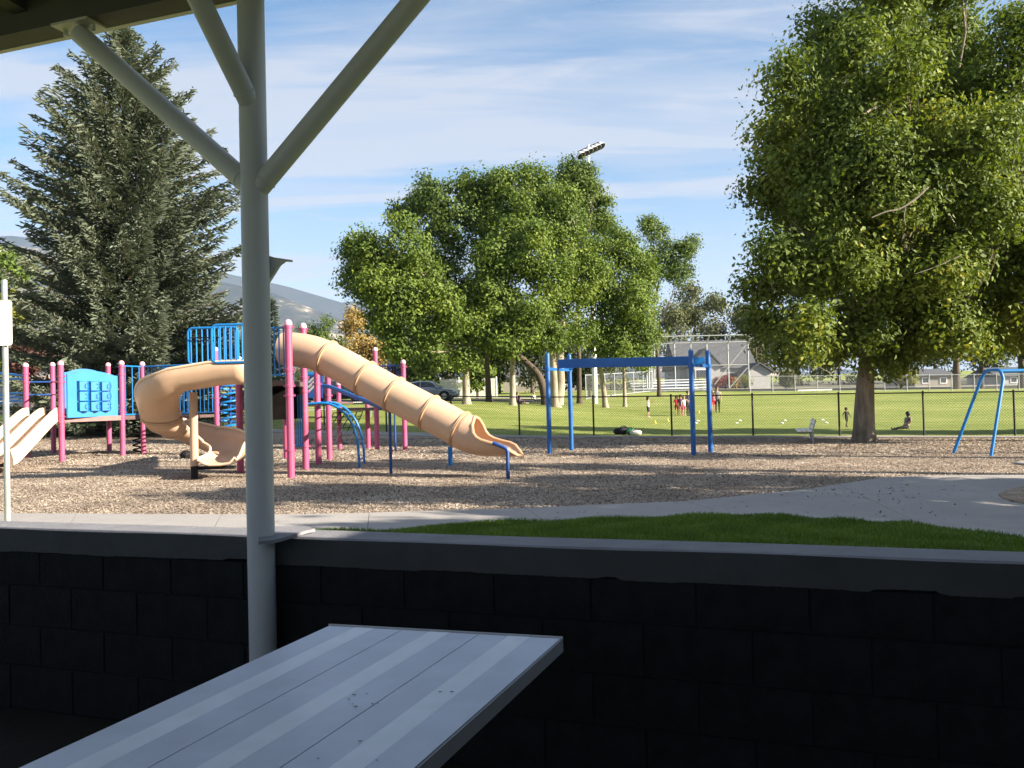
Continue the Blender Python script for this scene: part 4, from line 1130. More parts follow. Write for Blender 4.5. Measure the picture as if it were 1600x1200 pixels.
# ------------------------------------------------------------------ swing set
sl, sr = G(1487, 709), G(1547, 714)
tY = (sl.y + sr.y) / 2
swing = thing('swing_set', 'blue tubular swing frame standing right of the trunk', 'swing set', (sl + sr) / 2)
tzl = P(1540, 578.5, tY).z; xl_ = P(1538, 580, tY).x; xr_ = P(1563, 580, tY - .2).x
def aframe(dx, parent):
    v0 = Vector((dx, 0, 0))
    pts = [sl - Z * .1, sl.lerp(Vector((P(1533, 592, tY + 0.3).x, tY + 0.3, P(1533, 592, tY + .3).z)), 0.98), Vector((P(1540, 579, tY + .2).x, tY + .2, tzl)), Vector((P(1552, 577.5, tY).x, tY, tzl)), Vector((P(1563, 577.5, tY - .2).x, tY - .2, tzl)), Vector((P(1567.5, 592, tY - .3).x, tY - .3, P(1567, 592, tY - .3).z)), sr - Z * .1]
    a, b = pts[0], pts[-1]; mid = smooth_poly(pts[1:-1], 2)
    mb = MB(); mb.tube([p + v0 for p in [a] + mid + [b]], 0.036, 12); return mb.build('leg_frame', M['blue'], parent, smooth=True)
aframe(0, swing); aframe(2.9, swing)
mb = MB(); bm0 = P(1564, 580, tY - .1); mb.tube([bm0, bm0 + Vector((2.75, 0.0, 0.0))], 0.045, 12); mb.build('top_beam', M['blue'], swing, smooth=True)
for k in (1.0, 1.75):
    s_ = part('swing_seat', swing)
    for e in (-.2, .2):
        mb = MB(); mb.tube([bm0 + Vector((k + e, 0, 0)), bm0 + Vector((k + e, 0.02, -1.35))], 0.008, 5); mb.build('chain', M['galv'], s_)
    mb = MB(); mb.box(bm0 + Vector((k, 0.02, -1.36)), (0.44, 0.15, 0.025)); mb.build('seat', M['black'], s_)

# ------------------------------------------------------------------ bench beside the tree
bf = G(1271, 693)
bench = thing('park_bench', 'pale grey metal bench seen end on beside the tree trunk', 'bench', bf)
bd = Vector((0.28, 0.96, 0)).normalized(); bs_ = Vector((-0.96, 0.28, 0)).normalized()
def bp_(l, s, z): return bf + bd * l + bs_ * s + Z * z
for l in (0.0, 1.35):
    mb = MB(); mb.tube([bp_(l, 0, -0.05), bp_(l, 0.02, 0.38), bp_(l, -0.08, 0.72)], 0.03, 8); mb.tube([bp_(l, 0.0, 0.35), bp_(l, 0.44, 0.35)], 0.022, 8); mb.build('leg', M['fencegry'], bench, smooth=True)
for k in range(3):
    mb = MB(); mb.bar(bp_(-0.2, 0.10 + 0.15 * k, 0.385), bp_(1.55, 0.10 + 0.15 * k, 0.385), 0.125, 0.035); mb.build('seat_plank', M['white'], bench, bevel=0.004)
for k in range(2):
    mb = MB(); mb.bar(bp_(-0.2, 0.02 - 0.045 * k, 0.50 + 0.15 * k), bp_(1.55, 0.02 - 0.045 * k, 0.50 + 0.15 * k), 0.03, 0.12, up=(bs_ * -0.28 + Z)); mb.build('back_plank', M['white'], bench, bevel=0.004)
# ------------------------------------------------------------------ fences, ball field, street things
def wires(pts, zs, H, pitch, r):
    """diagonal wire fabric along a polyline; zs ground heights at pts"""
    V = []; F = []
    def add(a, b):
        o = len(V)
        d = np.array(b) - np.array(a); L = np.linalg.norm(d)
        if L < 0.03: return
        d /= L; n1 = np.cross(d, [0.3, 0.9, 0.1]); n1 /= np.linalg.norm(n1); n2 = np.cross(d, n1)
        for p in (a, b):
            for k in range(3):
                t = 2.0944 * k; V.append(np.array(p) + r * (math.cos(t) * n1 + math.sin(t) * n2))
        for k in range(3): F.append((o + k, o + (k + 1) % 3, o + 3 + (k + 1) % 3, o + 3 + k))
    for (a, b, za, zb) in zip(pts[:-1], pts[1:], zs[:-1], zs[1:]):
        a = np.array(a[:2]); b = np.array(b[:2]); L = np.linalg.norm(b - a)
        def pt(s, h): q = a + (b - a) * s / L; return (q[0], q[1], za + (zb - za) * s / L + h)
        k = -H
        while k < L:
            s0, s1 = max(k, 0), min(k + H, L)
            if s1 > s0:
                add(pt(s0, s0 - k), pt(s1, s1 - k)); add(pt(s0, H - (s0 - k)), pt(s1, H - (s1 - k)))
            k += pitch
    return np.array(V), np.array(F)
def chain_fence(name, label, pts, H, m, r_post=0.03, r_rail=0.021, pitch=0.09, rw=0.003, rail_bottom=False, base=0.04, group=None):
    pts = [Vector((p[0], p[1], 0)) for p in pts]; zs = [gz(p.x, p.y) for p in pts]
    root = thing(name, label, 'fence', (pts[0].x, pts[0].y, zs[0]), group)
    for p, z in zip(pts, zs):
        mb = MB(); mb.tube([(p.x, p.y, z - .1), (p.x, p.y, z + H + 0.02)], r_post, 8); mb.ball((p.x, p.y, z + H + 0.03), r_post * 1.2, 8, 5); mb.build('fence_post', M[m], root, smooth=True)
    for (a, b, za, zb) in zip(pts[:-1], pts[1:], zs[:-1], zs[1:]):
        mb = MB(); mb.tube([(a.x, a.y, za + H), (b.x, b.y, zb + H)], r_rail, 6); mb.build('top_rail', M[m], root, smooth=True)
        if rail_bottom: mb = MB(); mb.tube([(a.x, a.y, za + .1), (b.x, b.y, zb + .1)], r_rail, 6); mb.build('bottom_rail', M[m], root, smooth=True)
    v, f = wires([(p.x, p.y) for p in pts], [z + base for z in zs], H - base, pitch, rw)
    o = np_mesh('wire_mesh', v, f, M[m], root); o['kind'] = 'stuff'
    return root
# black fence: posts where the photograph shows them
def fence_hit(px):
    t = ray(px, 680); k = t.x / t.y
    x = k * 33.6 / (1 + 0.30 * k); return (x, fence_y(x))
fp = [fence_hit(p) for p in (1730, 1586, 1444, 1312, 1177, 1050, 928, 812)]
stp = ((fp[-1][0] - fp[0][0]) / 7, (fp[-1][1] - fp[0][1]) / 7)
for k in range(1, 6): fp.append((fp[7][0] + stp[0] * k, fence_y(fp[7][0] + stp[0] * k)))
chain_fence('chain_link_fence', 'black chain link fence between the playground and the grass field', fp, 1.50, 'fenceblk', 0.034, 0.026, 0.095, 0.0036)
# grey fence at the far left by the parking lot
lf = [(x, 41.3 + (x + 30) * -0.05) for x in np.arange(-33, -9.5, 2.6)]
chain_fence('chain_link_fence', 'grey chain link fence by the parking lot behind the blue game panel', lf, 1.45, 'fencegry', 0.034, 0.03, 0.12, 0.0045)
# white panel hung on it
wp = P(69, 615, 40.6)
mb = MB(); a, b = P(60, 637, 40.7), P(78, 593, 40.7); mb.box(((a.x + b.x) / 2, 40.7, (a.z + b.z) / 2), (b.x - a.x, 0.02, b.z - a.z)); o = mb.build('fence_banner', M['white'])
tag(o, 'blank white panel hanging on the grey fence at the left', 'banner')

# people -------------------------------------------------------------
def person(label, loc, H, rz, mats, pose, hair='hair_br', hair_len=0.0, child=False, group=None):
    """mats: skin, top, bottom, shoe. pose: joint overrides in body heights (x right of the viewer, -y towards viewer at rz=0)"""
    J = dict(pelvis=(0, 0, .52), spine=(0, 0, .61), chest=(0, -.005, .74), neck=(0, .002, .825), jaw=(0, -.012, .875), head=(0, -.008, .925), crown=(0, 0, .965), nose=(0, -.075, .915),
             shL=(-.105, 0, .795), elL=(-.135, .01, .635), wrL=(-.14, -.03, .49), haL=(-.14, -.045, .445), shR=(.105, 0, .795), elR=(.135, .01, .635), wrR=(.14, -.03, .49), haR=(.14, -.045, .445),
             hiL=(-.055, 0, .49), knL=(-.06, -.012, .275), anL=(-.06, .012, .04), toL=(-.065, -.085, .016), hiR=(.055, 0, .49), knR=(.06, -.012, .275), anR=(.06, .012, .04), toR=(.065, -.085, .016))
    J.update(pose)
    rad = dict(pelvis=.078, spine=.066, chest=.080, neck=.030, jaw=.044, head=.058, crown=.040, nose=.008, sh=.036, el=.025, wr=.017, ha=.020, hi=.055, kn=.036, an=.022, to=.018)
    if child: rad.update(head=.072, jaw=.054, crown=.050, neck=.032, chest=.074)
    E = [('pelvis', 'spine'), ('spine', 'chest'), ('chest', 'neck'), ('neck', 'jaw'), ('jaw', 'head'), ('head', 'crown'), ('head', 'nose')]
    for s in 'LR': E += [('chest', 'sh' + s), ('sh' + s, 'el' + s), ('el' + s, 'wr' + s), ('wr' + s, 'ha' + s), ('pelvis', 'hi' + s), ('hi' + s, 'kn' + s), ('kn' + s, 'an' + s), ('an' + s, 'to' + s)]
    names = list(J); pos = {k: Vector(J[k]) for k in names}
    verts = [pos[k] for k in names]; rr = [rad.get(k, rad.get(k[:2])) for k in names]; edges = [(names.index(a), names.index(b)) for a, b in E]
    bone_m = {}
    for s in 'LR':                        # fingers: four and a thumb, unequal, slightly curled
        h = pos['ha' + s]; d = (h - pos['wr' + s]).normalized(); sd = d.cross(Vector((0, 0, 1)))
        sd = sd.normalized() if sd.length > 1e-3 else Vector((0, 1, 0)); sd = Vector((0, -1, 0)) if abs(sd.y) < .3 and abs(d.z) > .8 else sd
        pal = sd.cross(d)
        for k, (off, ln) in enumerate(((-.013, .036), (-.0045, .042), (.0045, .039), (.013, .030))):
            b0 = h + d * .012 + sd * off; b1 = b0 + d * ln * .6 + pal * .004; b2 = b1 + d * ln * .4 + pal * .010
            i0 = len(verts); verts += [b0, b1, b2]; rr += [.0052, .0046, .0036]; edges += [(names.index('ha' + s), i0), (i0, i0 + 1), (i0 + 1, i0 + 2)]
        i0 = len(verts); t0 = pos['wr' + s].lerp(h, .45) + sd * -.016; verts += [t0, t0 + d * .022 - sd * .010 + pal * .006]; rr += [.0062, .0048]; edges += [(names.index('wr' + s), i0), (i0, i0 + 1)]
    me = bpy.data.meshes.new('sk'); me.from_pydata([v * H for v in verts], edges, [])
    ob = bpy.data.objects.new('sk', me); COL.objects.link(ob)
    ob.modifiers.new('s', 'SKIN'); ss = ob.modifiers.new('u', 'SUBSURF'); ss.levels = ss.render_levels = 1
    sv = me.skin_vertices[0].data
    for i, r_ in enumerate(rr): sv[i].radius = (r_ * H, r_ * H); sv[i].use_root = (i == 0)
    dg = bpy.context.evaluated_depsgraph_get(); dg.update()
    body = bpy.data.meshes.new_from_object(ob.evaluated_get(dg)); bpy.data.objects.remove(ob); bpy.data.meshes.remove(me)
    # clothing colour by the nearest bone
    zone = {('pelvis', 'spine'): 1, ('spine', 'chest'): 1, ('chest', 'neck'): 1, ('neck', 'jaw'): 0, ('jaw', 'head'): 0, ('head', 'crown'): 0, ('head', 'nose'): 0}
    for s in 'LR':
        zone.update({('chest', 'sh' + s): 1, ('sh' + s, 'el' + s): mats.get('sleeve', 1), ('el' + s, 'wr' + s): 0, ('wr' + s, 'ha' + s): 0, ('pelvis', 'hi' + s): 2, ('hi' + s, 'kn' + s): 2, ('kn' + s, 'an' + s): mats.get('shin', 2), ('an' + s, 'to' + s): 3})
    seg = [(pos[a] * H, pos[b] * H, z) for (a, b), z in zone.items()]
    A = np.array([list(a) for a, b, z in seg]); B = np.array([list(b) for a, b, z in seg]); zz = np.array([z for a, b, z in seg])
    C = np.array([list(p.center) for p in body.polygons]); AB = B - A
    t = np.clip(((C[:, None] - A) * AB).sum(-1) / np.maximum((AB ** 2).sum(-1), 1e-9), 0, 1)
    D = np.linalg.norm(C[:, None] - (A + AB * t[..., None]), axis=-1)
    mi = zz[D.argmin(1)]
    if mats.get('skirt'): pass
    body.name = 'person'
    for k in ('skin', 'top', 'bottom', 'shoe'): body.materials.append(M[mats[k]])
    body.polygons.foreach_set('material_index', mi.astype(np.int32)); body.polygons.foreach_set('use_smooth', [True] * len(body.polygons))
    o = bpy.data.objects.new('person', body); COL.objects.link(o)
    o.location = loc; o.rotation_euler = (0, 0, rz)
    tag(o, label, 'person', group)
    hd = pos['head'] * H; cr = pos['crown'] * H; up = (cr - pos['jaw'] * H).normalized(); R_ = rad['head'] * H * 1.16
    mb = MB(); fw = (pos['nose'] * H - hd).normalized()
    n, m_ = 14, 8; vs = []
    side = up.cross(fw).normalized(); fw = side.cross(up)
    for i in range(m_ + 1):
        for k in range(n):
            az = 2 * math.pi * k / n; front = max(0, math.cos(az))
            lim = 0.52 + 0.30 * (1 - front) + 0.03 * math.sin(5 * az)
            a = math.pi * lim * i / m_
            down = hair_len * H * (1 - front) ** 1.5 * (i / m_) ** 3
            vs.append(hd + up * (R_ * 0.22 + R_ * 1.02 * math.cos(a) - down) + (fw * math.cos(az) * 1.02 + side * math.sin(az)) * R_ * math.sin(a) - fw * (R_ * 0.10))
    mb.add(vs, [(i * n + k, (i + 1) * n + k, (i + 1) * n + (k + 1) % n, i * n + (k + 1) % n) for i in range(m_) for k in range(n)])
    h = mb.build('hair', M[hair], None, smooth=True); h.parent = o
    for e in (-1, 1):
        mb = MB(); mb.ball(hd + fw * rad['head'] * H * 0.93 + side * e * rad['head'] * H * .42 + up * rad['head'] * H * .02, rad['head'] * H * .13, 6, 4)
        ey = mb.build('eye', M['hair_bl'], None, smooth=True); ey.parent = o
    return o
def gpos(px, py, Y=None):
    g = G(px, py)
    return g
SIT = dict(pelvis=(0, 0, .085), spine=(0, .035, .17), chest=(0, .075, .29), neck=(0, .085, .375), jaw=(0, .075, .425), head=(0, .075, .475), crown=(0, .085, .515), nose=(0, .0, .465),
           shL=(-.10, .085, .345), elL=(-.13, .16, .20), wrL=(-.13, .20, .04), haL=(-.13, .22, .02), shR=(.10, .085, .345), elR=(.14, .04, .22), wrR=(.08, -.08, .17), haR=(.07, -.11, .17),
           hiL=(-.055, -.02, .075), knL=(-.07, -.24, .06), anL=(-.06, -.46, .03), toL=(-.06, -.50, .085), hiR=(.055, -.02, .075), knR=(.06, -.23, .09), anR=(.05, -.44, .03), toR=(.05, -.48, .085))
WALK = dict(knL=(-.06, -.08, .29), anL=(-.06, -.06, .05), toL=(-.06, -.15, .03), knR=(.06, .02, .28), anR=(.06, .12, .06), toR=(.06, .05, .02), elL=(-.16, .06, .66), wrL=(-.17, .05, .53), haL=(-.17, .04, .49), elR=(.17, -.03, .65), wrR=(.18, -.10, .55), haR=(.185, -.12, .51))
p = G(1013, 652.5); person('child in pale top pointing with one arm stretched left', p, 32 * K(p.y), R(60), dict(skin='skin', top='c_white', bottom='c_black', shoe='c_white', shin=0), dict(elL=(-.17, -.10, .78), wrL=(-.19, -.24, .76), haL=(-.20, -.29, .755), elR=(.11, -.10, .74), wrR=(.06, -.22, .755), haR=(.05, -.27, .755)), 'hair_bl', .05, True)
p = G(1057.5, 649); person('child in red dress, leftmost of the group by the blue posts', p, 31 * K(p.y), R(10), dict(skin='skin', top='c_red', bottom='c_red', shoe='c_black', shin=0), {}, 'hair_br', .06, True)
p = G(1064, 649); person('child in plum and pink clothes in the middle of the group', p, 32 * K(p.y), R(-10), dict(skin='skin', top='c_purple', bottom='c_pink', shoe='c_red', shin=0), dict(elR=(.13, -.05, .65), wrR=(.08, -.12, .60), haR=(.06, -.14, .58)), 'hair_br', .05, True)
p = G(1069, 649.3); person('child in white and pink top standing against the adult', p, 30 * K(p.y), R(15), dict(skin='skin', top='c_white', bottom='c_pink', shoe='c_white', shin=0), {}, 'hair_bd', .05, True)
p = G(1075.5, 650); person('adult in navy clothes half hidden by the blue post', p, 40 * K(p.y), R(40), dict(skin='skin', top='c_navy', bottom='c_navy', shoe='c_black'), dict(elL=(-.15, -.03, .65), wrL=(-.08, -.11, .58), haL=(-.05, -.13, .57)), 'hair_br', .0)
p = G(1114.5, 641); person('child in coral dress beside the adult in black leggings', p, 30 * K(p.y), R(0), dict(skin='skin', top='c_pink', bottom='c_red', shoe='c_red', shin=0), {}, 'hair_bd', .05, True)
p = G(1121.5, 645); person('adult in grey tank top and black leggings facing the camera', p, 41 * K(p.y), R(-5), dict(skin='skin', top='c_grey', bottom='c_black', shoe='c_black', sleeve=0), dict(elL=(-.16, .01, .64), wrL=(-.12, -.06, .52), haL=(-.10, -.08, .49)), 'hair_br', .02)
p = G(1323, 668); person('small child in black walking in the shade behind the fence', p, 31 * K(p.y), R(25), dict(skin='skin_dk', top='c_black', bottom='c_black', shoe='c_black', shin=0), WALK, 'hair_bl', 0, True)
p = G(1416, 671.5); person('dark haired person sitting on the shaded grass leaning back', p, 1.36, R(-72), dict(skin='skin_dk', top='c_grey', bottom='c_black', shoe='c_black', sleeve=0), SIT, 'hair_bl', .03)
p = G(811, 632); person('person in plum top sitting against a pale trunk', p, 1.45, R(50), dict(skin='skin', top='c_purple', bottom='c_navy', shoe='c_white', shin=0), SIT, 'hair_br', .03)
p = G(836, 627); person('person sitting on the grass left of the double trunk', p, 1.3, R(40), dict(skin='skin', top='c_white', bottom='c_grey', shoe='c_white'), SIT, 'hair_bd', .02)
p = G(848, 628); person('person in grey sitting close to the double trunk', p, 1.3, R(-30), dict(skin='skin', top='c_grey', bottom='c_black', shoe='c_black'), SIT, 'hair_br', .02)

# bags by the fence
def bag(px, py, sx_, sy_, sz_, m, name, label, seed):
    g = G(px, py); rg = random.Random(seed); mb = MB(); n, m_ = 16, 9; vs = []
    for i in range(m_ + 1):
        a = math.pi * i / m_
        for k in range(n):
            t = 2 * math.pi * k / n; wob = 1 + .10 * math.sin(3 * t + seed) * math.sin(a) + rg.uniform(-.04, .04)
            vs.append(g + Vector((sx_ * wob * math.copysign(abs(math.cos(t)) ** .8, math.cos(t)) * math.sin(a) ** .7, sy_ * wob * math.sin(t) * math.sin(a) ** .7, sz_ * (1 - .95 * (1 - math.cos(math.pi - a)) / 2 * 0 + math.cos(a)) * wob * .95)))
    mb.add(vs, [(i * n + k, (i + 1) * n + k, (i + 1) * n + (k + 1) % n, i * n + (k + 1) % n) for i in range(m_) for k in range(n)])
    root = thing(name, label, 'bag', g)
    mb.build('bag_body', M[m], root, smooth=True)
    mb = MB(); mb.tube(smooth_poly([g + Vector((-sx_ * .5, -sy_ * .5, sz_ * 1.6)), g + Vector((-sx_ * .3, -sy_ * .6, sz_ * 2.15)), g + Vector((sx_ * .3, -sy_ * .6, sz_ * 2.15)), g + Vector((sx_ * .5, -sy_ * .5, sz_ * 1.6))]), 0.012, 5); mb.build('strap', M['c_black'], root)
bag(965, 678.5, .17, .16, .12, 'c_black', 'duffel_bag', 'smaller black bag lying left of the pile by the fence', 1)
bag(974, 678.8, .22, .18, .16, 'c_black', 'duffel_bag', 'larger black bag in the pile by the fence', 2)
bag(985, 679.5, .17, .16, .14, 'c_green', 'sport_bag', 'green bag in the pile by the fence', 3)
bag(994, 680.5, .22, .16, .11, 'c_white', 'sport_bag', 'crumpled white bag at the right end of the pile', 4)
# flat white markers and small yellow cones on the grass
disc = None
for k, (px, py) in enumerate([(1151, 661.5), (1156, 657.5), (1222, 661.5), (1226, 657.5), (1285, 656.5), (1291, 661.0), (1090, 658), (1087, 661.5)]):
    g = G(px, py)
    if disc is None:
        mb = MB(); mb.lathe((g.x, g.y, g.z), [(.10, 0.0), (.105, .015), (.05, .05), (.03, .055)], 14); disc = mb.build('field_marker', M['white'], None, smooth=True); first = g
        o = disc
    else:
        o = disc.copy(); COL.objects.link(o); o.location = g - first
    tag(o, 'small white marker disc on the field, ' + ['nearer of the two right of the blue posts', 'farther of the two right of the blue posts', 'nearer of the two left of the bench', 'farther of the two left of the bench', 'farther of the two right of the bench', 'nearer of the two right of the bench', 'farther of the two between the blue posts', 'nearer of the two between the blue posts'][k], 'marker', 'white marker discs')
for px, py, lb in [(1092, 645.5, 'yellow cone standing between the two blue posts'), (1043.5, 658.5, 'yellow cone left of the fence post near the children'), (1023.5, 661.5, 'yellow cone farthest left in the field')]:
    g = G(px, py); mb = MB(); mb.lathe(g, [(.09, 0), (.09, .015), (.055, .02), (.02, .15), (.012, .16)], 14); o = mb.build('field_cone', M['c_yellow'], None, smooth=True); tag(o, lb, 'cone')

# white picnic table behind the fence
def far_table(px0, px1, pyt, Y, label):
    a, b = P(px0, pyt, Y), P(px1, pyt, Y); g = Vector(((a.x + b.x) / 2, Y, gz((a.x + b.x) / 2, Y)))
    L = b.x - a.x; t = thing('picnic_table', label, 'table', g)
    for k in range(3):
        mb = MB(); mb.box((g.x, g.y - .27 + .27 * k, g.z + .74), (L, .25, .04)); mb.build('tabletop_plank', M['white'], t)
    for s in (-1, 1):
        mb = MB(); mb.box((g.x, g.y + s * .72, g.z + .44), (L, .24, .04)); mb.build('bench_plank', M['white'], t)
    for e in (-.36, .36):
        mb = MB(); mb.bar((g.x + e * L, g.y - .75, g.z + .40), (g.x + e * L, g.y + .75, g.z + .40), .05, .05); mb.bar((g.x + e * L, g.y - .5, g.z), (g.x + e * L, g.y - .15, g.z + .72), .05, .05, (1, 0, 0)); mb.bar((g.x + e * L, g.y + .5, g.z), (g.x + e * L, g.y + .15, g.z + .72), .05, .05, (1, 0, 0)); mb.build('table_frame', M['galv'], t)
far_table(483, 598, 656, 41.5, 'long white picnic table on the grass behind the climber')

# cars
def car(label, loc, rz, paint, tall=1.0):
    t = thing('parked_car', label, 'car', (0, 0, 0))
    xs_ = np.array([-2.28, -2.2, -1.9, -1.3, -.6, .3, .9, 1.5, 1.95, 2.2, 2.3])
    belt = np.array([.72, .92, .98, .98, .96, .94, .92, .84, .76, .66, .50]) * tall; wid = np.array([.62, .78, .86, .89, .90, .90, .90, .88, .84, .74, .58])
    floor = np.array([.38, .26, .22, .20, .20, .20, .20, .20, .20, .24, .32]); V = []
    for x, b, w, f in zip(xs_, belt, wid, floor):
        sec = [(-w * .90, f), (-w, f + .14), (-w * 1.0, (f + b) / 2), (-w * .97, b - .06), (-w * .90, b), (0, b + .035), (w * .90, b), (w * .97, b - .06), (w, (f + b) / 2), (w, f + .14), (w * .90, f)]
        V.append([(x, y, z) for y, z in sec])
    k = 11; mb = MB(); n = len(xs_)
    fs = [(i * k + j, i * k + (j + 1) % k, (i + 1) * k + (j + 1) % k, (i + 1) * k + j) for i in range(n - 1) for j in range(k)] + [tuple(range(k)), tuple(range((n - 1) * k, n * k))]
    mb.add([p for r_ in V for p in r_], fs); body = mb.build('body', M[paint], t, smooth=True)
    # cabin
    rx = [-1.95, -1.25, -.55, .25, .55, 1.15]; rz_ = np.array([.98, 1.36, 1.45, 1.44, 1.36, .93]) * tall; rw = [.80, .64, .62, .62, .64, .82]
    V = []
    for x, z, w in zip(rx, rz_, rw): V.append([(x, -.83, .93 * tall), (x, -w, z - .03), (x, -w * .8, z), (x, w * .8, z), (x, w, z - .03), (x, .83, .93 * tall)])
    mb = MB(); k = 6; n = len(rx); mb.add([p for r_ in V for p in r_], [(i * k + j, i * k + j + 1, (i + 1) * k + j + 1, (i + 1) * k + j) for i in range(n - 1) for j in range(k - 1)]); roof = mb.build('cabin', M[paint], t, smooth=True)
    def yz(z, x):
        zt = np.interp(x, rx, rz_) - .03; w = np.interp(x, rx, rw); tt = (z - .93 * tall) / (zt - .93 * tall + 1e-6); return .83 + (w - .83) * tt
    for s in (-1, 1):
        for nm, poly in (('rear_window', [(-1.55, 1.0), (-.42, 1.0), (-.42, 1.37), (-1.12, 1.30)]), ('front_window', [(-.34, 1.0), (.86, .98), (.42, 1.30), (.2, 1.36), (-.34, 1.375)])):
            mb = MB(); pts = [Vector((x, s * (yz(z * tall, x) + .006), z * tall)) for x, z in poly]; mb.prism(pts, (0, s * .004, 0)); mb.build(nm, M['glass'], roof)
        for wx in (-1.38, 1.38):
            wh = part('wheel', t)
            m2 = MB(); m2.lathe((wx, s * .74, .32), [(.31, 0), (.32, s * .03), (.32, s * .14), (.29, s * .17)], 22, axis=(0, 1, 0)); m2.build('tyre', M['tyre'], wh, smooth=True)
            m2 = MB(); m2.lathe((wx, s * .86, .32), [(.20, 0), (.20, s * .055), (.05, s * .06)], 18, axis=(0, 1, 0)); m2.build('rim', M['rim'], wh, smooth=True)
            m2 = MB(); m2.lathe((wx, s * .60, .33), [(.39, 0), (.39, s * .306)], 22, axis=(0, 1, 0)); m2.build('wheel_arch', M['tyre'], body)
        m2 = MB(); m2.prism([Vector((2.02, s * .80, .60 * tall)), Vector((2.27, s * .60, .58 * tall)), Vector((2.23, s * .62, .72 * tall)), Vector((1.98, s * .82, .76 * tall))], (0.015, s * .02, 0.01)); m2.build('headlight', M['lampglass'], t)
        m2 = MB(); m2.box((.80, s * .98, 1.0 * tall), (.12, .16, .11)); m2.build('mirror', M[paint], t, bevel=.02)
        m2 = MB(); m2.box((-.15, s * .915, .84 * tall), (.16, .02, .025)); m2.build('door_handle', M[paint], t)
    for nm, x0, x1 in (('windscreen', 1.12, .56), ('rear_screen', -1.90, -1.28)):
        z0 = np.interp(x0, rx, rz_); z1 = np.interp(x1, rx, rz_); sg_ = 1 if x0 > 0 else -1
        mb = MB(); mb.prism([(x0, -.70, z0 + .012), (x0, .70, z0 + .012), (x1, .50, z1 - .01 + .012), (x1, -.50, z1 - .01 + .012)], (sg_ * .008, 0, .008)); mb.build(nm, M['glass'], roof)
    t.location = loc; t.rotation_euler = (0, 0, rz)
    return t
cp_ = P(676, 627, 63); car('silver sedan parked behind the tube slide', (cp_.x - 0.35, 63, gz(cp_.x, 63) + .03), R(-6), 'silver')
cp_ = P(10, 655, 46); car('dark grey car parked behind the handrails at the far left', (cp_.x - 1.4, 47, gz(cp_.x - 1.4, 47) + .03), R(-38), 'cargrey', 1.12)
cp_ = P(560, 630, 58); car('black car half hidden below the tube slide', (cp_.x - 1.2, 58, gz(cp_.x - 1.2, 58) + .03), R(-8), 'cargrey')

# light mast
lb_ = P(930, 629, 67.0); lb_.z = gz(lb_.x, lb_.y)
mast = thing('floodlight_mast', 'tall white floodlight mast rising out of the tree crowns', 'light mast', lb_)
lt = P(921, 226, lb_.y)
mb = MB(); mb.tube([lb_ - Z * .1, Vector((lb_.x, lb_.y, lb_.z + 5)), Vector((lb_.x, lb_.y, lt.z))], [.21, .19, .07], 12); mb.build('pole', M['white'], mast, smooth=True)
ca, cb = P(903.5, 237, lb_.y), P(935, 222, lb_.y)
ca.x += lb_.x - lt.x; cb.x += lb_.x - lt.x
shift = Vector((lt.x - lb_.x, 0, 0)); ca = P(903.5, 237, lb_.y - 1.2); cb = P(935, 222.5, lb_.y + 1.2)
mb = MB(); mb.bar(ca, cb, .09, .09); mb.build('cross_arm', M['black'], mast)
for k in range(6):
    t = k / 5; c = ca.lerp(cb, t) + Vector((.12, -.25, -.28)); ax = Vector((.45, -.35, -.75)).normalized(); lm = part('floodlight', mast)
    mb = MB(); mb.lathe(c - ax * .22, [(.10, 0), (.2, .08), (.34, .36), (.36, .40)], 14, axis=ax); mb.build('reflector', M['white'], lm, smooth=True)
    mb = MB(); mb.lathe(c + ax * .181, [(.345, 0), (.33, .012)], 14, axis=ax); mb.build('lens', M['black'], lm)
    mb = MB(); mb.bar(c - ax * .2, ca.lerp(cb, t), .05, .05); mb.build('lamp_arm', M['black'], lm)

# backstop
by = 92.0
def frame(root, pts, m, r, name='frame_bar'):
    for a, b in pts:
        mb = MB(); mb.tube([a, b], r, 6); mb.build(name, M[m], root, smooth=True)
bs0 = P(1100, 606, by)
bk = thing('baseball_backstop', 'tall grey chain link backstop with a leaning top at the ball field', 'backstop', (bs0.x, by, gz(bs0.x, by)))
def B(px, py, dY=0): return P(px, py, by + dY)
bars = []
for px in (1026, 1053.5, 1079, 1104, 1137, 1168.5): bars.append((B(px + 2, 606), B(px, 537)))
for px in (1026, 1053.5, 1079, 1104, 1137, 1168.5): bars.append((B(px, 537), B(px + 4, 526, -1.6)))
bars += [(B(1026, 537), B(1170, 534)), (B(1027, 572), B(1170, 570)), (B(1030, 526, -1.6), B(1174, 523, -1.6))]
bars += [(B(1116, 601), B(1165, 539)), (B(1140, 606), B(1168, 574))]
wing_px = (1010, 1013.5, 1017.5, 1022)
for k, px in enumerate(wing_px): bars.append((P(px + 1, 607, by - 6 + 1.5 * k), P(px, 545 - 2 * k, by - 6 + 1.5 * k)))
bars += [(P(1010, 545, by - 6), B(1026, 537)), (P(1010, 576, by - 6), B(1026, 572)), (P(1030, 526, by - 1.6), P(1017, 527, by - 6))]
frame(bk, bars, 'fencegry', 0.065)
a, b = B(1026, 606), B(1170, 606)
v, f = wires([(a.x, a.y), (b.x, b.y)], [a.z, b.z + .1], B(1026, 537).z - a.z, .26, .006)
o = np_mesh('wire_mesh', v, f, M['fencegry'], bk); o['kind'] = 'stuff'
a2 = P(1010, 607, by - 6)
v, f = wires([(a2.x, a2.y), (a.x, a.y)], [a2.z, a.z], B(1010, 545, -6).z - a2.z, .26, .008)
o = np_mesh('wire_mesh', v, f, M['fencegry'], bk); o['kind'] = 'stuff'
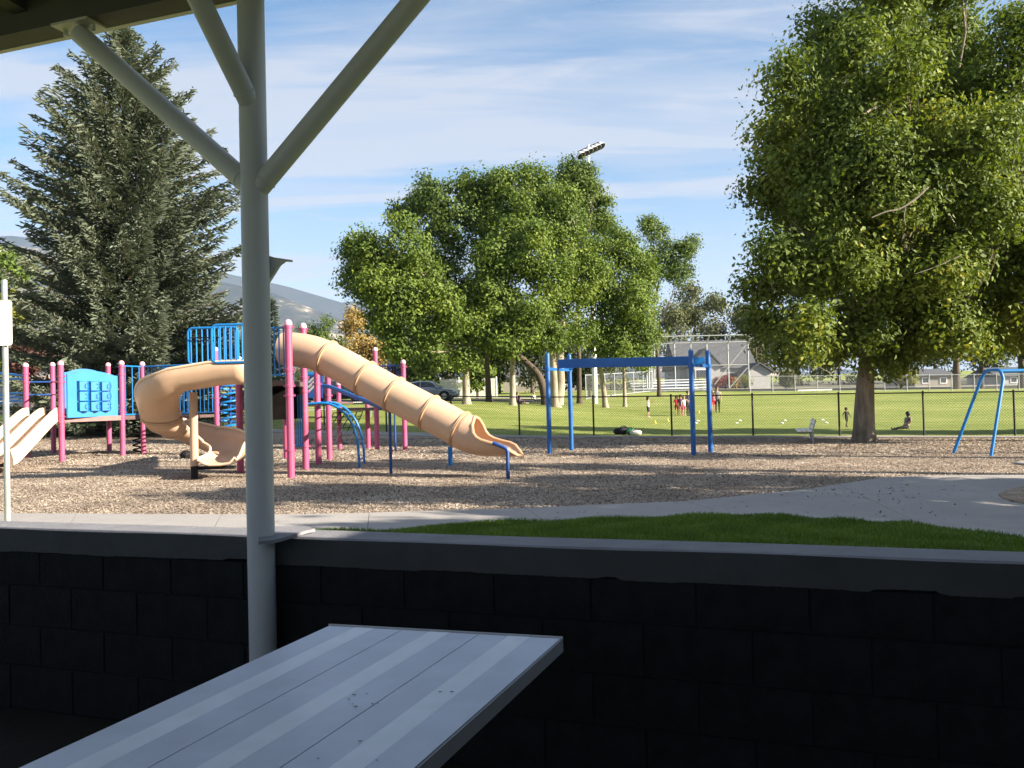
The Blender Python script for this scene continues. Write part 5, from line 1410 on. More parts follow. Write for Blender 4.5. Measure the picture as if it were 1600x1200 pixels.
# bleachers
bl0 = G(1060, 611)
blc = thing('bleachers', 'pale aluminium bleachers below the backstop', 'bleachers', (bl0.x, 88.5, gz(bl0.x, 88.5)))
xa, xb = P(988, 605, 88.5).x, P(1112, 605, 88.5).x; zb_g = gz(bl0.x, 88.5)
for k in range(4):
    mb = MB(); mb.box(((xa + xb) / 2, 88.5 + .75 * k, zb_g + .42 + .30 * k), (xb - xa, .30, .06)); mb.build('seat_plank', M['white'], blc)
    mb = MB(); mb.box(((xa + xb) / 2, 88.2 + .75 * k, zb_g + .20 + .30 * k), (xb - xa, .28, .05)); mb.build('foot_plank', M['alu'], blc)
for k in range(6):
    x = xa + .3 + (xb - xa - .6) * k / 5; mb = MB(); mb.bar((x, 88.2, zb_g + .03), (x, 91.2, zb_g + .03), .06, .06)
    for j in range(4): mb.bar((x, 88.5 + .75 * j, zb_g), (x, 88.5 + .75 * j, zb_g + .40 + .3 * j), .05, .05, (0, 1, 0))
    mb.build('bleacher_frame', M['fencegry'], blc)
# grey fences round the ball field
def zline(pxs_, Y): return [(P(px, 600, Y).x, Y) for px in pxs_]
chain_fence('chain_link_fence', 'grey chain link fence along the far right of the field', [(P(px, 600, 87 - (px - 1180) * .004).x, 87 - (px - 1180) * .004) for px in range(1172, 1700, 35)], 1.65, 'fencegry', 0.05, 0.035, 0.28, 0.007)
chain_fence('dugout_fence', 'pale chain link dugout fence left of the backstop', [(P(px, 600, 74 + (px - 915) * .14).x, 74 + (px - 915) * .14) for px in range(915, 1022, 15)], 2.1, 'fencegry', 0.045, 0.035, 0.25, 0.007, True)
g = G(1272, 606); pb = thing('player_bench', 'long white bench before the far grey fence', 'bench', (g.x, 86, gz(g.x, 86)))
xa, xb = P(1246, 603, 86).x, P(1299, 603, 86).x; zz = gz(g.x, 86)
mb = MB(); mb.box(((xa + xb) / 2, 86, zz + .45), (xb - xa, .3, .12)); mb.build('seat', M['white'], pb)
for x in (xa + .4, (xa + xb) / 2, xb - .4):
    mb = MB(); mb.box((x, 86, zz + .2), (.08, .25, .4)); mb.build('leg', M['galv'], pb)

# houses
def house(name, label, px0, px1, pyb, pye, pyr, Y, depth, wallm, gable=False, windows=()):
    a, b = P(px0, pyb, Y), P(px1, pyb, Y); g = Vector(((a.x + b.x) / 2, Y, gz((a.x + b.x) / 2, Y)))
    t = thing(name, label, 'house', g)
    ez, rz_ = P(px0, pye, Y).z, P(px0, pyr, Y + depth / 2).z
    mb = MB(); mb.box(((a.x + b.x) / 2, Y + depth / 2, (g.z - .3 + ez) / 2), (b.x - a.x, depth, ez - g.z + .3)); w = mb.build('wall', M[wallm], t)
    mb = MB(); o_ = .4
    if gable:
        mx_ = (a.x + b.x) / 2
        mb.prism([(a.x - o_, Y - o_, ez - .25), (mx_, Y - o_, rz_), (b.x + o_, Y - o_, ez - .25), (b.x + o_, Y - o_, ez - .02), (mx_, Y - o_, rz_ + .25), (a.x - o_, Y - o_, ez - .02)], (0, depth + 2 * o_, 0)); mb.build('roof', M['roofgrey'], t)
        m2 = MB(); m2.prism([(a.x, Y + .02, ez), (b.x, Y + .02, ez), (mx_, Y + .02, rz_ - .1)], (0, .1, 0)); m2.build('gable', M[wallm], w)
    else:
        mb.prism([(a.x - o_, Y - o_, ez), (a.x - o_, Y + depth / 2, rz_), (a.x - o_, Y + depth + o_, ez)], (b.x - a.x + 2 * o_, 0, 0)); mb.build('roof', M['roofgrey'], t)
    for wx0, wy0, wx1, wy1 in windows:
        c0, c1 = P(wx0, wy1, Y), P(wx1, wy0, Y); wc = ((c0.x + c1.x) / 2, Y - .02, (c0.z + c1.z) / 2); sx_, sz_ = c1.x - c0.x, c1.z - c0.z
        m2 = MB(); m2.box(wc, (sx_ + .25, .10, sz_ + .25)); wo = m2.build('window', M['white'], t)
        m2 = MB(); m2.box((wc[0], Y - .05, wc[2]), (sx_, .08, sz_)); m2.build('pane', M['pane'], wo)
    return t
house('house', 'grey roofed house behind the backstop', 1062, 1180, 606, 577, 533, 124, 12, 'housewhite', False, [(1140, 583, 1152, 594), (1157, 583, 1166, 594)])
house('house_porch', 'white gabled porch in front of the grey roofed house', 1082, 1126, 604, 572, 548, 120, 4.0, 'housewhite', True, [(1100, 560, 1109, 571), (1088, 578, 1103, 594)])
house('garage', 'white garage seen under the big tree', 1171, 1204, 606, 580, 570, 118, 6, 'housewhite', True)
house('far_house', 'low pale house behind the middle trunks', 786, 905, 607, 590, 578, 104, 9, 'stucco', False, [(800, 593, 806, 600), (822, 593, 830, 602), (852, 592, 860, 599), (878, 593, 884, 600)])
house('far_house', 'low pale house under the right edge of the big tree', 1430, 1492, 604, 588, 577, 112, 9, 'stucco', False, [(1442, 591, 1450, 598), (1470, 591, 1478, 598)])
house('far_house', 'long white house at the right edge behind the swing frame', 1565, 1660, 600, 588, 574, 118, 9, 'housewhite', False, [(1580, 590, 1588, 597)])
# white picket fence across the street
pf0, pf1 = P(688, 606, 76), P(776, 606, 76); zg = gz(pf0.x, 76)
pfn = thing('picket_fence', 'white picket fence across the street between two trunks', 'fence', (pf0.x, 76, zg))
zt = P(700, 592.5, 76).z
mb = MB(); npk = 56
for k in range(npk): mb.box((pf0.x + (pf1.x - pf0.x) * k / (npk - 1), 76, (zg + zt) / 2 + .03), (.058, .03, zt - zg - .06))
o = mb.build('pickets', M['white'], pfn); o['kind'] = 'stuff'
for z in (zg + .22, zt - .16):
    mb = MB(); mb.box(((pf0.x + pf1.x) / 2, 76.04, z), (pf1.x - pf0.x, .04, .1)); mb.build('fence_rail', M['white'], pfn)
for k in range(4):
    x = pf0.x + (pf1.x - pf0.x) * k / 3; mb = MB(); mb.box((x, 76.02, (zg + zt) / 2 + .05), (.12, .12, zt - zg + .06)); mb.lathe((x, 76.02, zt + .07), [(.09, 0), (.02, .08)], 4); mb.build('fence_post', M['white'], pfn)
# ------------------------------------------------------------------ trees
def leaf_quads(c, nrm, size, rng, aspect=0.55):
    n = len(c)
    nrm = nrm / np.linalg.norm(nrm, axis=1, keepdims=True)
    a = rng.normal(size=(n, 3)); a[:, 2] -= 0.3
    u = a - nrm * (a * nrm).sum(1, keepdims=True); u /= np.linalg.norm(u, axis=1, keepdims=True) + 1e-9
    w = np.cross(nrm, u)
    L = size * rng.uniform(0.6, 1.35, n)[:, None]; Wd = L * aspect * rng.uniform(.8, 1.2, n)[:, None]
    fold = nrm * L * rng.uniform(-.18, .18, n)[:, None]
    v = np.stack([c - u * L * .5, c - w * Wd * .5 + fold - u * L * .08, c + u * L * .5, c + w * Wd * .5 + fold - u * L * .08], 1).reshape(-1, 3)
    return v, np.arange(4 * n).reshape(-1, 4)
def crown_points(blobs, n, rng, clump=0.20, per=26, shell=0.55):
    """leaf positions gathered in small boughs spread through every blob, denser near its skin"""
    sub_ = []
    for b in blobs:
        sub_.append((b[0], b[1], b[2], b[3] * .80))
        for _ in range(5):
            d = rng.normal(size=3); d[2] += .25; d /= np.linalg.norm(d); k = b[3] * rng.uniform(.62, .86)
            sub_.append((b[0] + d[0] * k, b[1] + d[1] * k, b[2] + d[2] * k, b[3] * rng.uniform(.26, .46)))
    blobs = sub_
    vol = np.array([b[3] ** 2.0 for b in blobs]); pick = rng.choice(len(blobs), size=max(1, n // per), p=vol / vol.sum())
    B = np.array([b[:4] for b in blobs], float)
    c0 = B[pick, :3]; r = B[pick, 3]
    d = rng.normal(size=(len(pick), 3)); d /= np.linalg.norm(d, axis=1, keepdims=True)
    rad = r * (shell + (1 - shell) * rng.uniform(0, 1, len(pick)) ** .7) * (1 + .10 * np.sin(d[:, 0] * 5 + pick) * np.cos(d[:, 2] * 6))
    bough = c0 + d * rad[:, None] * np.array([1, 1, .92])
    cnt = rng.poisson(per, len(pick)); rep = np.repeat(np.arange(len(pick)), cnt)
    s = (clump * (0.6 + 0.8 * rng.uniform(0, 1, len(pick))))[rep]
    off = np.clip(rng.normal(size=(len(rep), 3)), -1.7, 1.7) * s[:, None]; off[:, 2] *= .75
    p = bough[rep] + off
    nrm = d[rep] * .55 + off / (s[:, None] + 1e-6) * .35 + rng.normal(size=(len(rep), 3)) * .45 + np.array([0, 0, .25])
    return p, nrm, bough
def limb(mb, a, b, r0, r1, rng, bend=0.12, n=6):
    a, b = Vector(a), Vector(b); L = (b - a).length
    pts = []; off = Vector(rng.normal(size=3)) * bend * L
    for i in range(n + 1):
        t = i / n; p = a.lerp(b, t) + off * math.sin(math.pi * t) + Vector((0, 0, -.10 * L * math.sin(math.pi * t)))
        if 0 < i < n: p += Vector(rng.normal(size=3)) * L * .02
        pts.append(p)
    mb.tube(pts, [r0 + (r1 - r0) * (i / n) ** .8 for i in range(n + 1)], 7)
    return pts
def broad_tree(name, label, base, trunk_pts, r0, blobs, n, size, leafm, barkm, seed, clump=0.3, per=26, shell=.5, twigs=0, r_top=None, group=None, twig_m='twig', flare=1.5, limbs=True):
    rng = np.random.default_rng(seed); base = Vector(base)
    t = thing(name, label, 'tree', base, group)
    pts = [base - Z * .15] + [Vector(p) for p in trunk_pts]
    sp = smooth_poly(pts, 2); m_ = len(sp); rt = r_top if r_top else r0 * .55
    rs = [r0 * (1 + (flare - 1) * max(0, 1 - 7 * i / m_)) * (1 - i / m_) + rt * (i / m_) for i in range(m_)]
    mb = MB(); mb.tube(sp, rs, 14)
    tr = mb.build('trunk', M[barkm], t, smooth=True)
    top = sp[-1]
    if limbs:
        for b in blobs:
            c = Vector(b[:3]); k = int(rng.integers(int(m_ * .55), m_)); mbl = MB()
            L = limb(mbl, sp[k], c, r0 * .20, r0 * .05, rng)
            for j in range(4):
                d = Vector(rng.normal(size=3)).normalized() * b[3] * rng.uniform(.6, .95); limb(mbl, L[rng.integers(3, 6)], c + d, r0 * .055, r0 * .012, rng, n=5)
            mbl.build('limb', M[barkm], t, smooth=True)
    p, nr, bough = crown_points(blobs, n, rng, clump, per, shell)
    v, q = leaf_quads(p, nr, size, rng)
    o = np_mesh('crown', v, q, M[leafm], t)
    if twigs:
        mbt = MB(); sel = rng.choice(len(bough), min(twigs, len(bough)), replace=False)
        Bc = np.array([b[:3] for b in blobs])
        for i in sel:
            e = Vector(bough[i]); c = Vector(Bc[((Bc - bough[i]) ** 2).sum(1).argmin()])
            limb(mbt, c.lerp(e, .25) + Vector(rng.normal(size=3)) * .2, e, .030, .006, rng, n=4)
        mbt.build('twigs', M[twig_m], t)['kind'] = 'stuff'
    return t
def blob(px, py, rpx, Y, dY=0.0): 
    c = P(px, py, Y + dY); return (c.x, c.y, c.z, rpx * K(Y + dY))

# -- the group of broad trees in the middle
def mid_tree(label, foot, Y, trunk, r0, bl, n, seed, leafm='leaf_mid', size=.21, barkm='bark_lt', shell=.45):
    n = int(n * 1.7); r0 = r0 * .66; size = min(size, .23)
    g = P(foot[0], foot[1], Y); base = Vector((g.x, Y, gz(g.x, Y)))
    broad_tree('broadleaf_tree', label, base, [P(a, b, Y) for a, b in trunk], r0, [blob(a, b, r, Y, d) for a, b, r, d in bl], n, size, leafm, barkm, seed, clump=.34, per=30, shell=shell, r_top=.07, group='broad trees in the middle')
mid_tree('broad tree at the left of the group with a forked pale trunk', (729, 631), 50, [(728, 600), (727, 565), (722, 535), (715, 480)], .40,
         [(580, 400, 44, -1), (632, 385, 46, -2), (560, 440, 34, 0), (615, 455, 52, -2.5), (650, 430, 38, -1), (600, 500, 40, -1.5), (640, 500, 34, -2), (628, 548, 30, -2), (560, 395, 28, 1), (655, 470, 32, -2), (690, 520, 30, 0), (590, 455, 40, 1), (690, 470, 32, -2), (700, 505, 28, -2.5), (672, 530, 26, -2)], 24000, 21)
mid_tree('tall broad tree rising behind the leftmost trunk', (764, 622), 57, [(762, 590), (760, 540), (750, 450)], .36,
         [(680, 320, 44, 0), (640, 335, 34, 1), (720, 350, 48, -1), (690, 390, 46, 0), (750, 320, 44, 0), (735, 300, 32, 1), (705, 450, 48, 0), (660, 310, 26, 2), (770, 400, 44, 1), (730, 520, 40, 1)], 17000, 22, 'leaf_mid2', .27, 'bark_dk')
mid_tree('broad tree in the centre of the group on a straight pale trunk', (801, 628), 52, [(801, 600), (800, 560), (806, 520), (800, 470)], .33,
         [(790, 420, 50, -1), (830, 400, 46, -1.5), (860, 440, 44, -1), (780, 480, 44, -1.5), (830, 490, 44, -2), (760, 455, 40, -1), (800, 380, 40, 0), (750, 520, 36, -2), (790, 535, 34, -2), (845, 525, 34, -1), (725, 560, 24, -2.5)], 21000, 23)
mid_tree('tallest broad tree of the group with a thick double trunk', (868, 631), 55, [(866, 600), (864, 560), (862, 510), (850, 420)], .52,
         [(800, 310, 44, 1), (770, 295, 34, 2), (835, 300, 42, 1), (870, 350, 44, 0), (825, 350, 44, 0), (890, 395, 44, -1), (780, 350, 40, 1), (910, 440, 42, 0), (835, 275, 26, 2), (880, 330, 34, -1), (880, 480, 40, 1), (905, 520, 34, 0)], 21000, 24)
mid_tree('dark green tree top standing behind beside the floodlights', (905, 615), 66, [(905, 590), (904, 520), (900, 380)], .35,
         [(893, 290, 34, 0), (925, 310, 30, 0), (880, 320, 32, 0), (905, 350, 40, 0), (935, 345, 24, 0), (890, 270, 24, 0), (915, 275, 20, 0)], 12000, 25, 'leaf_mid2', .30, 'bark_dk')
mid_tree('broad tree right of the light mast on a leaning pale trunk', (946, 617), 60, [(941, 590), (934, 560), (936, 520), (945, 450)], .30,
         [(950, 410, 40, 0), (980, 400, 32, 1), (930, 450, 42, -1), (970, 455, 40, -1), (1000, 470, 34, 0), (950, 500, 42, -1), (990, 520, 36, -1), (960, 545, 34, -2), (920, 535, 34, -1), (1000, 555, 24, -1), (975, 560, 26, -2), (1005, 430, 34, 0), (985, 480, 36, -2), (930, 400, 34, 0), (1008, 530, 26, -1), (960, 370, 26, 1)], 20000, 26)
mid_tree('slim tree in front of the dugout fence', (976, 617), 62, [(975, 590), (974, 560), (975, 520)], .22,
         [(985, 540, 28, 0), (1005, 520, 24, 0), (960, 530, 26, 0), (1000, 560, 20, 0)], 4500, 27)
mid_tree('airy tree at the right end of the group against the sky', (1030, 610), 78, [(1028, 560), (1020, 480), (1030, 440)], .3,
         [(1025, 365, 26, 0), (1055, 395, 30, 0), (1030, 410, 32, 0), (1075, 385, 18, 0), (1060, 430, 26, 0), (1010, 430, 26, 0), (1020, 345, 14, 0)], 7500, 28, 'leaf_mid2', .30, 'bark_dk', shell=.35)
# second stem of the double trunk and the fork of the left tree
def stem(px_pts, Y, r0, r1, m, name, label):
    pts = [P(a, b, Y) for a, b in px_pts]; pts[0].z = gz(pts[0].x, Y) - .1
    mb = MB(); sp = smooth_poly(pts, 2); mb.tube(sp, [r0 + (r1 - r0) * i / (len(sp) - 1) for i in range(len(sp))], 12); o = mb.build(name, M[m], None, smooth=True); return o
trees = {o['label']: o for o in bpy.data.objects if o.name.startswith('broadleaf_tree')}
def add_stem(lbl, px_pts, Y, r0, r1, m, nm='stem'):
    t = trees[lbl]; pts = [P(a, b, Y) for a, b in px_pts]; mb = MB(); sp = smooth_poly(pts, 2)
    mb.tube(sp, [r0 + (r1 - r0) * i / (len(sp) - 1) for i in range(len(sp))], 12); mb.build(nm, M[m], t, smooth=True)
add_stem('tallest broad tree of the group with a thick double trunk', [(872, 632), (876, 600), (874, 560), (878, 500)], 55.1, .36, .2, 'bark_lt')
add_stem('broad tree at the left of the group with a forked pale trunk', [(722, 568), (706, 554), (697, 540), (690, 510)], 49.9, .17, .03, 'bark_lt')
add_stem('broad tree at the left of the group with a forked pale trunk', [(727, 575), (735, 540), (738, 510)], 49.9, .18, .03, 'bark_lt')
add_stem('broad tree in the centre of the group on a straight pale trunk', [(801, 560), (812, 535), (818, 500)], 51.9, .15, .03, 'bark_lt')
# leaning dark trunk left of the double trunk
g = Vector((P(853, 625, 58).x, 58, 0)); g.z = gz(g.x, 58)
broad_tree('leaning_tree', 'dark leaning trunk under the middle crowns', g, [P(848, 600, 58), P(838, 580, 58), P(815, 560, 58), P(790, 540, 58)], .30, [blob(790, 530, 34, 58, 1), blob(815, 515, 34, 58, 2), blob(765, 545, 26, 58, 1)], 5000, .28, 'leaf_dark', 'bark_dk', 31, clump=.4)

# -- dark trees closing the view behind the trunks
bg = [(655, 585, 30, 84, 'leaf_dark'), (700, 560, 40, 88, 'leaf_dark'), (755, 565, 36, 92, 'leaf_mid2'), (745, 575, 18, 74, 'leaf_mid'), (830, 560, 40, 90, 'leaf_dark'), (780, 575, 34, 94, 'leaf_dark'),
      (890, 560, 38, 92, 'leaf_dark'), (920, 580, 22, 80, 'leaf_dark'), (960, 565, 36, 110, 'leaf_far'), (668, 560, 28, 76, 'leaf_mid')]
bgl = ['dark bushy tree right behind the silver car roof', 'dark tree filling the gap left of the forked trunk', 'tree behind the picket fence', 'bright small tree just over the picket fence', 'dark tree behind the low pale house', 'dark tree left of the low pale house', 'dark tree between double trunk and light mast', 'dark bush at the foot of the light mast', 'olive tree behind the dugout fence', 'green shrubby tree above the silver car']
rngb = np.random.default_rng(5)
def simple_tree(name, label, px, py, rpx, Y, leafm, n, size, seed, squash=None, barkm='bark_dk', group=None):
    c = P(px, py, Y); base = Vector((c.x, Y, gz(c.x, Y))); rr = rpx * K(Y); rg = np.random.default_rng(seed)
    bl = [(c.x + rg.normal() * rr * .42, Y + rg.normal() * rr * .3, c.z + rg.normal() * rr * .38, rr * rg.uniform(.42, .66)) for _ in range(7)]
    if c.z - rr > base.z + .8: bl += [(c.x, Y, base.z + (c.z - base.z) * .45, rr * .5)]
    return broad_tree(name, label, base, [(base.x, Y, base.z + (c.z - base.z) * .5), c], max(.12, rr * .07), bl, n, size, leafm, barkm, seed, clump=.13 * rr + .2, per=24, shell=.45, group=group, limbs=False)
for (px, py, r, Y, lm), lb in zip(bg, bgl): simple_tree('background_tree', lb, px, py, r, Y, lm, 2600, .40, int(px) * 3 + 1, group='trees behind the street')
# far olive trees behind the backstop
for i, (px, py, r, Y, lb) in enumerate([(1010, 535, 34, 130, 'olive tree behind the left end of the backstop'), (1045, 500, 40, 140, 'olive tree above the left half of the backstop'), (1085, 480, 38, 150, 'tallest olive tree behind the backstop'), (1130, 505, 38, 140, 'olive tree above the right half of the backstop'), (1165, 500, 30, 150, 'olive tree at the left edge of the big tree'), (1060, 560, 26, 132, 'grey green tree seen through the backstop wire'), (1195, 545, 36, 146, 'dark olive tree half hidden by the big tree'), (1180, 515, 24, 138, 'pale olive tree top left of the big crown')]):
    simple_tree('olive_tree', lb, px, py, r, Y, 'leaf_far', 3600, .50, 300 + i, group='far olive trees')
for i, (px, py, r, Y, lm, lb) in enumerate([(1245, 565, 40, 135, 'leaf_dark', 'dark tree behind the far fence, first right of the garage'), (1310, 560, 40, 140, 'leaf_dark', 'dark tree behind the far fence left of the big trunk'), (1385, 562, 40, 138, 'leaf_dark', 'dark tree behind the far fence right of the big trunk'), (1460, 560, 42, 142, 'leaf_far', 'olive tree behind the low house at the right'), (1540, 555, 44, 136, 'leaf_dark', 'dark tree behind the swing frame'), (1620, 550, 50, 140, 'leaf_far', 'olive tree at the right edge behind the long white house'),
                                             (1228, 590, 12, 110, 'leaf_far', 'pale shrub behind the far fence near the garage'), (1420, 592, 11, 106, 'leaf_yel', 'yellow green shrub behind the far fence'), (1400, 588, 14, 108, 'leaf_mid2', 'green shrub right of the big trunk behind the fence')]):
    simple_tree('background_tree', lb, px, py, r, Y, lm, 2400, .45, 500 + i, group='trees behind the street')
for px0, Y0_, r_, lb in ((1495, 92, .42, 'thick dark trunk seen left of the swing leg'), (1597, 93, .42, 'thick dark trunk at the right edge behind the swing beam'), (1534, 96, .3, 'dark trunk framed by the swing legs')):
    g = P(px0, 608, Y0_); g.z = gz(g.x, Y0_); simple_b = [(g.x, Y0_, g.z + 6.0, 3.0), (g.x + 1.5, Y0_, g.z + 5.4, 2.3), (g.x - 1.8, Y0_ + 1, g.z + 5.2, 2.4)]
    broad_tree('street_tree', lb, g, [(g.x, Y0_, g.z + 2), (g.x + .1, Y0_, g.z + 4.5)], r_, simple_b, 3500, .4, 'leaf_dark', 'bark_dk', int(px0), clump=.5, group='street trees at the right')
# shrubs in front of the house
for i, (px, py, r, lm, lb) in enumerate([(1095, 597, 7, 'leaf_yel', 'yellow shrub beside the white porch'), (1133, 597, 9, 'leaf_red', 'dark red shrub behind the backstop'), (1150, 598, 8, 'leaf_gold', 'orange shrub between red and yellow shrubs'), (1164, 597, 8, 'leaf_yel', 'yellow shrub next to the white garage'), (1122, 598, 7, 'leaf_red', 'red shrub right of the white porch')]):
    simple_tree('shrub', lb, px, py, r, 112, lm, 900, .25, 700 + i)

# -- left background
for i, (px, py, r, Y, lm, n, lb) in enumerate([(575, 545, 34, 96, 'leaf_gold', 6000, 'tan gold conifer behind the tube slide'), (558, 508, 22, 96.5, 'leaf_gold', 2600, None), (602, 552, 22, 95.5, 'leaf_gold', 2600, None),
        (640, 560, 30, 88, 'leaf_plum', 4500, 'plum leaved tree beside the tan conifer'), (500, 530, 26, 105, 'leaf_mid2', 3500, 'green tree left of the tan conifer over the slide'), (535, 545, 24, 100, 'leaf_mid2', 3000, 'dark green tree just behind the slide bend'), (470, 545, 30, 110, 'leaf_mid2', 3000, 'green tree behind the tall pink post'),
        (8, 420, 38, 62, 'leaf_mid2', 5200, 'green tree at the left edge beside the spruce'), (14, 480, 28, 58, 'leaf_yel', 4200, 'yellow green tree at the left edge beside the spruce'), (48, 566, 26, 56, 'leaf_plum', 4200, 'plum shrub under the spruce at the left'), (10, 545, 26, 60, 'leaf_dark', 3000, 'dark shrub behind the sign post'), (110, 575, 20, 60, 'leaf_dark', 2500, 'dark shrub below the spruce above the game panel')]):
    if lb is None: lb = 'tan gold conifer top behind the tube slide' if i == 1 else 'tan gold bush right of the tan conifer'
    simple_tree('background_tree', lb, px, py, r, Y, lm, n, .30, 800 + i)

# -- spruce
def spruce(name, label, px, pyt, Y, width_px, n_whorl, needlem, seed, tuft, dens, zlow=0.6, prof=None):
    rng = np.random.default_rng(seed)
    top = P(px, pyt, Y); base = Vector((top.x, Y, gz(top.x, Y))); Hh = top.z - base.z; Rm = width_px * K(Y)
    t = thing(name, label, 'tree', base)
    mb = MB(); mb.tube([base - Z * .2, base + Z * Hh * .5, base + Z * Hh * .985], [.30 * Hh / 14, .18 * Hh / 14, .015], 10); mb.build('trunk', M['bark_dk'], t, smooth=True)
    C = []; D = []; mbb = MB()
    for w in range(n_whorl):
        f = w / (n_whorl - 1); z = base.z + zlow + (Hh - zlow - .2) * f ** .95
        Rz = Rm * float(np.interp(f, *prof)) if prof else Rm * (1 - f) ** .85
        nb = int(8 + 4 * (1 - f)); ph = rng.uniform(0, 6.28)
        for k in range(nb):
            a = ph + 2 * math.pi * k / nb + rng.normal() * .12; L = Rz * rng.uniform(.62, 1.14) + .1
            d = np.array([math.cos(a), math.sin(a), 0])
            droop = -.10 * L * (1 - f) + .16 * L * f; rise = .30 * L
            m = max(4, int(L / .22)); prev = None; ptsb = []
            for j in range(m + 1):
                s = j / m
                ctr = np.array([base.x, base.y, z]) + d * L * s + np.array([0, 0, droop * math.sin(s * 1.9) + rise * s ** 2.4 * (0.5 + .7 * f)])
                ptsb.append(Vector(ctr))
                if s < .12: continue
                side = np.array([-d[1], d[0], 0]); wl_ = (.16 + .30 * math.sin(math.pi * min(1, s * .95)) * L * .42) * (1.05 - .55 * s)
                nt = max(3, int(dens * (1 + wl_ * 7)))
                for q in range(nt):
                    e = rng.uniform(-1, 1); p = ctr + side * e * wl_ + d * (abs(e) * wl_ * .55) + rng.normal(size=3) * .05 + np.array([0, 0, -.10 * abs(e) * wl_ + rng.uniform(-.20, .06)])
                    C.append(p); D.append(d * .7 + side * e * 1.0 + np.array([0, 0, rng.normal() * .35 + .12 - .25 * (rng.uniform() < .3)]))
            mbb.tube(ptsb[::max(1, m // 4)] + [ptsb[-1]], .02, 4, cap=False)
    for q in range(40):
        C.append(np.array([top.x, top.y, top.z - rng.uniform(0, .8)]) + rng.normal(size=3) * .06); D.append(np.array([rng.normal() * .4, rng.normal() * .4, 1]))
    mbb.build('boughs', M['bark_dk'], t)['kind'] = 'stuff'
    C = np.array(C); D = np.array(D); D /= np.linalg.norm(D, axis=1, keepdims=True); n = len(C)
    a = rng.normal(size=(n, 3)); u = a - D * (a * D).sum(1, keepdims=True); u /= np.linalg.norm(u, axis=1, keepdims=True); w_ = np.cross(D, u)
    L = tuft * rng.uniform(.7, 1.35, n)[:, None]; Wd = L * .19
    V = []
    for s in (u, w_):
        V.append(np.stack([C - D * L * .5 - s * Wd * .35, C - D * L * .5 + s * Wd * .35, C + D * L * .2 + s * Wd * .6, C + D * L * .62], 1)); V.append(np.stack([C - D * L * .5 + s * Wd * .1, C - D * L * .5 - s * Wd * .35, C + D * L * .2 - s * Wd * .6, C + D * L * .62], 1))
    v = np.concatenate(V, 1).reshape(-1, 3)
    np_mesh('crown', v, np.arange(len(v)).reshape(-1, 4), M[needlem], t)
    return t
spruce('spruce_tree', 'big blue grey spruce towering behind the play structure', 192, 44, 36, 186, 40, 'needle', 41, .25, 4.6, zlow=.4,
       prof=([0, .08, .2, .35, .5, .62, .75, .88, 1.0], [.98, 1.03, 1.0, .92, .84, .74, .56, .34, .04]))
spruce('spruce_tree', 'small distant blue spruce beside the column', 424, 470, 100, 24, 16, 'needle2', 42, .8, .5)

# -- the big tree at the right
YR = 26.0
bR = G(1350, 690)
YR = bR.y
rb_ = [(1290, 60, 60), (1370, 40, 70), (1450, 60, 75), (1230, 130, 50), (1320, 150, 75), (1420, 160, 80), (1210, 210, 48), (1280, 250, 70), (1370, 260, 80), (1470, 250, 80), (1200, 300, 45), (1260, 350, 62), (1350, 360, 80), (1450, 350, 80),
       (1215, 400, 50), (1190, 450, 36), (1280, 440, 70), (1370, 450, 80), (1470, 440, 80), (1200, 510, 42), (1260, 520, 50), (1330, 520, 60), (1410, 525, 60), (1490, 520, 60), (1240, 545, 34), (1300, 552, 32), (1400, 556, 32), (1550, 420, 80), (1550, 300, 80), (1540, 520, 50), (1290, 330, 50), (1560, 170, 70), (1590, 60, 70), (1600, 240, 70), (1610, 370, 70), (1500, 180, 70), (1235, 265, 46), (1240, 330, 46), (1255, 200, 44)]
rngR = np.random.default_rng(77)
blR = [blob(a, b, r, YR, float(rngR.normal()) * 1.6) for a, b, r in rb_] + [blob(a, b, r, YR, d) for a, b, r, d in [(1330, -60, 60, 1), (1420, -50, 70, -1), (1500, -40, 70, 1), (1400, 200, 80, 3), (1420, 350, 80, 3.2), (1420, 300, 80, -3), (1380, 430, 70, -2.6), (1300, 280, 60, 2.6), (1480, 130, 70, 3), (1310, 180, 55, -2.6), (1335, 260, 58, -3.0), (1290, 325, 50, -2.6), (1330, 400, 60, -3.2), (1265, 430, 46, -2.6), (1545, 330, 60, -3.4), (1540, 220, 60, -3.4), (1400, 120, 60, -3), (1330, 90, 50, -2.5), (1480, 420, 60, -3.4)]]
broad_tree('broadleaf_tree', 'big leafy tree on a thick trunk at the right of the playground', bR, [P(1350, 650, YR), P(1352, 600, YR), P(1355, 560, YR), P(1365, 480, YR), P(1390, 300, YR), P(1410, 100, YR)], .37, blR, 270000, .155, 'leaf_right', 'bark_md', 78, clump=.30, per=24, shell=.10, twigs=200, r_top=.06, flare=1.25)
# second crown of that side, partly outside the frame
b2 = Vector((17.4, 25.2, 0)); b2.z = gz(b2.x, b2.y)
bl2 = [(b2.x + dx_, b2.y + dy_, b2.z + z_, r_) for dx_, dy_, z_, r_ in [(0, 0, 4.2, 1.8), (-1.8, -.6, 4.0, 1.5), (-2.6, .5, 5.2, 1.5), (-1.6, 0, 6.6, 1.8), (.8, 0, 7.0, 2.0), (1.8, .5, 5.4, 2.0), (-2.0, -1, 2.9, 1.0)]]
M['leaf_right2'] = leaf_mat('yellowing maple leaves', (0.05, 0.075, 0.012), (0.16, 0.19, 0.028), 0.35, cc=(0.30, 0.27, 0.03))
broad_tree('broadleaf_tree', 'yellowing leafy tree at the right edge above the swing frame', b2, [b2 + Z * 2, b2 + Z * 4, b2 + Z * 7], .3, bl2, 40000, .155, 'leaf_right2', 'bark_dk', 79, clump=.24, per=24, shell=.35, twigs=120)
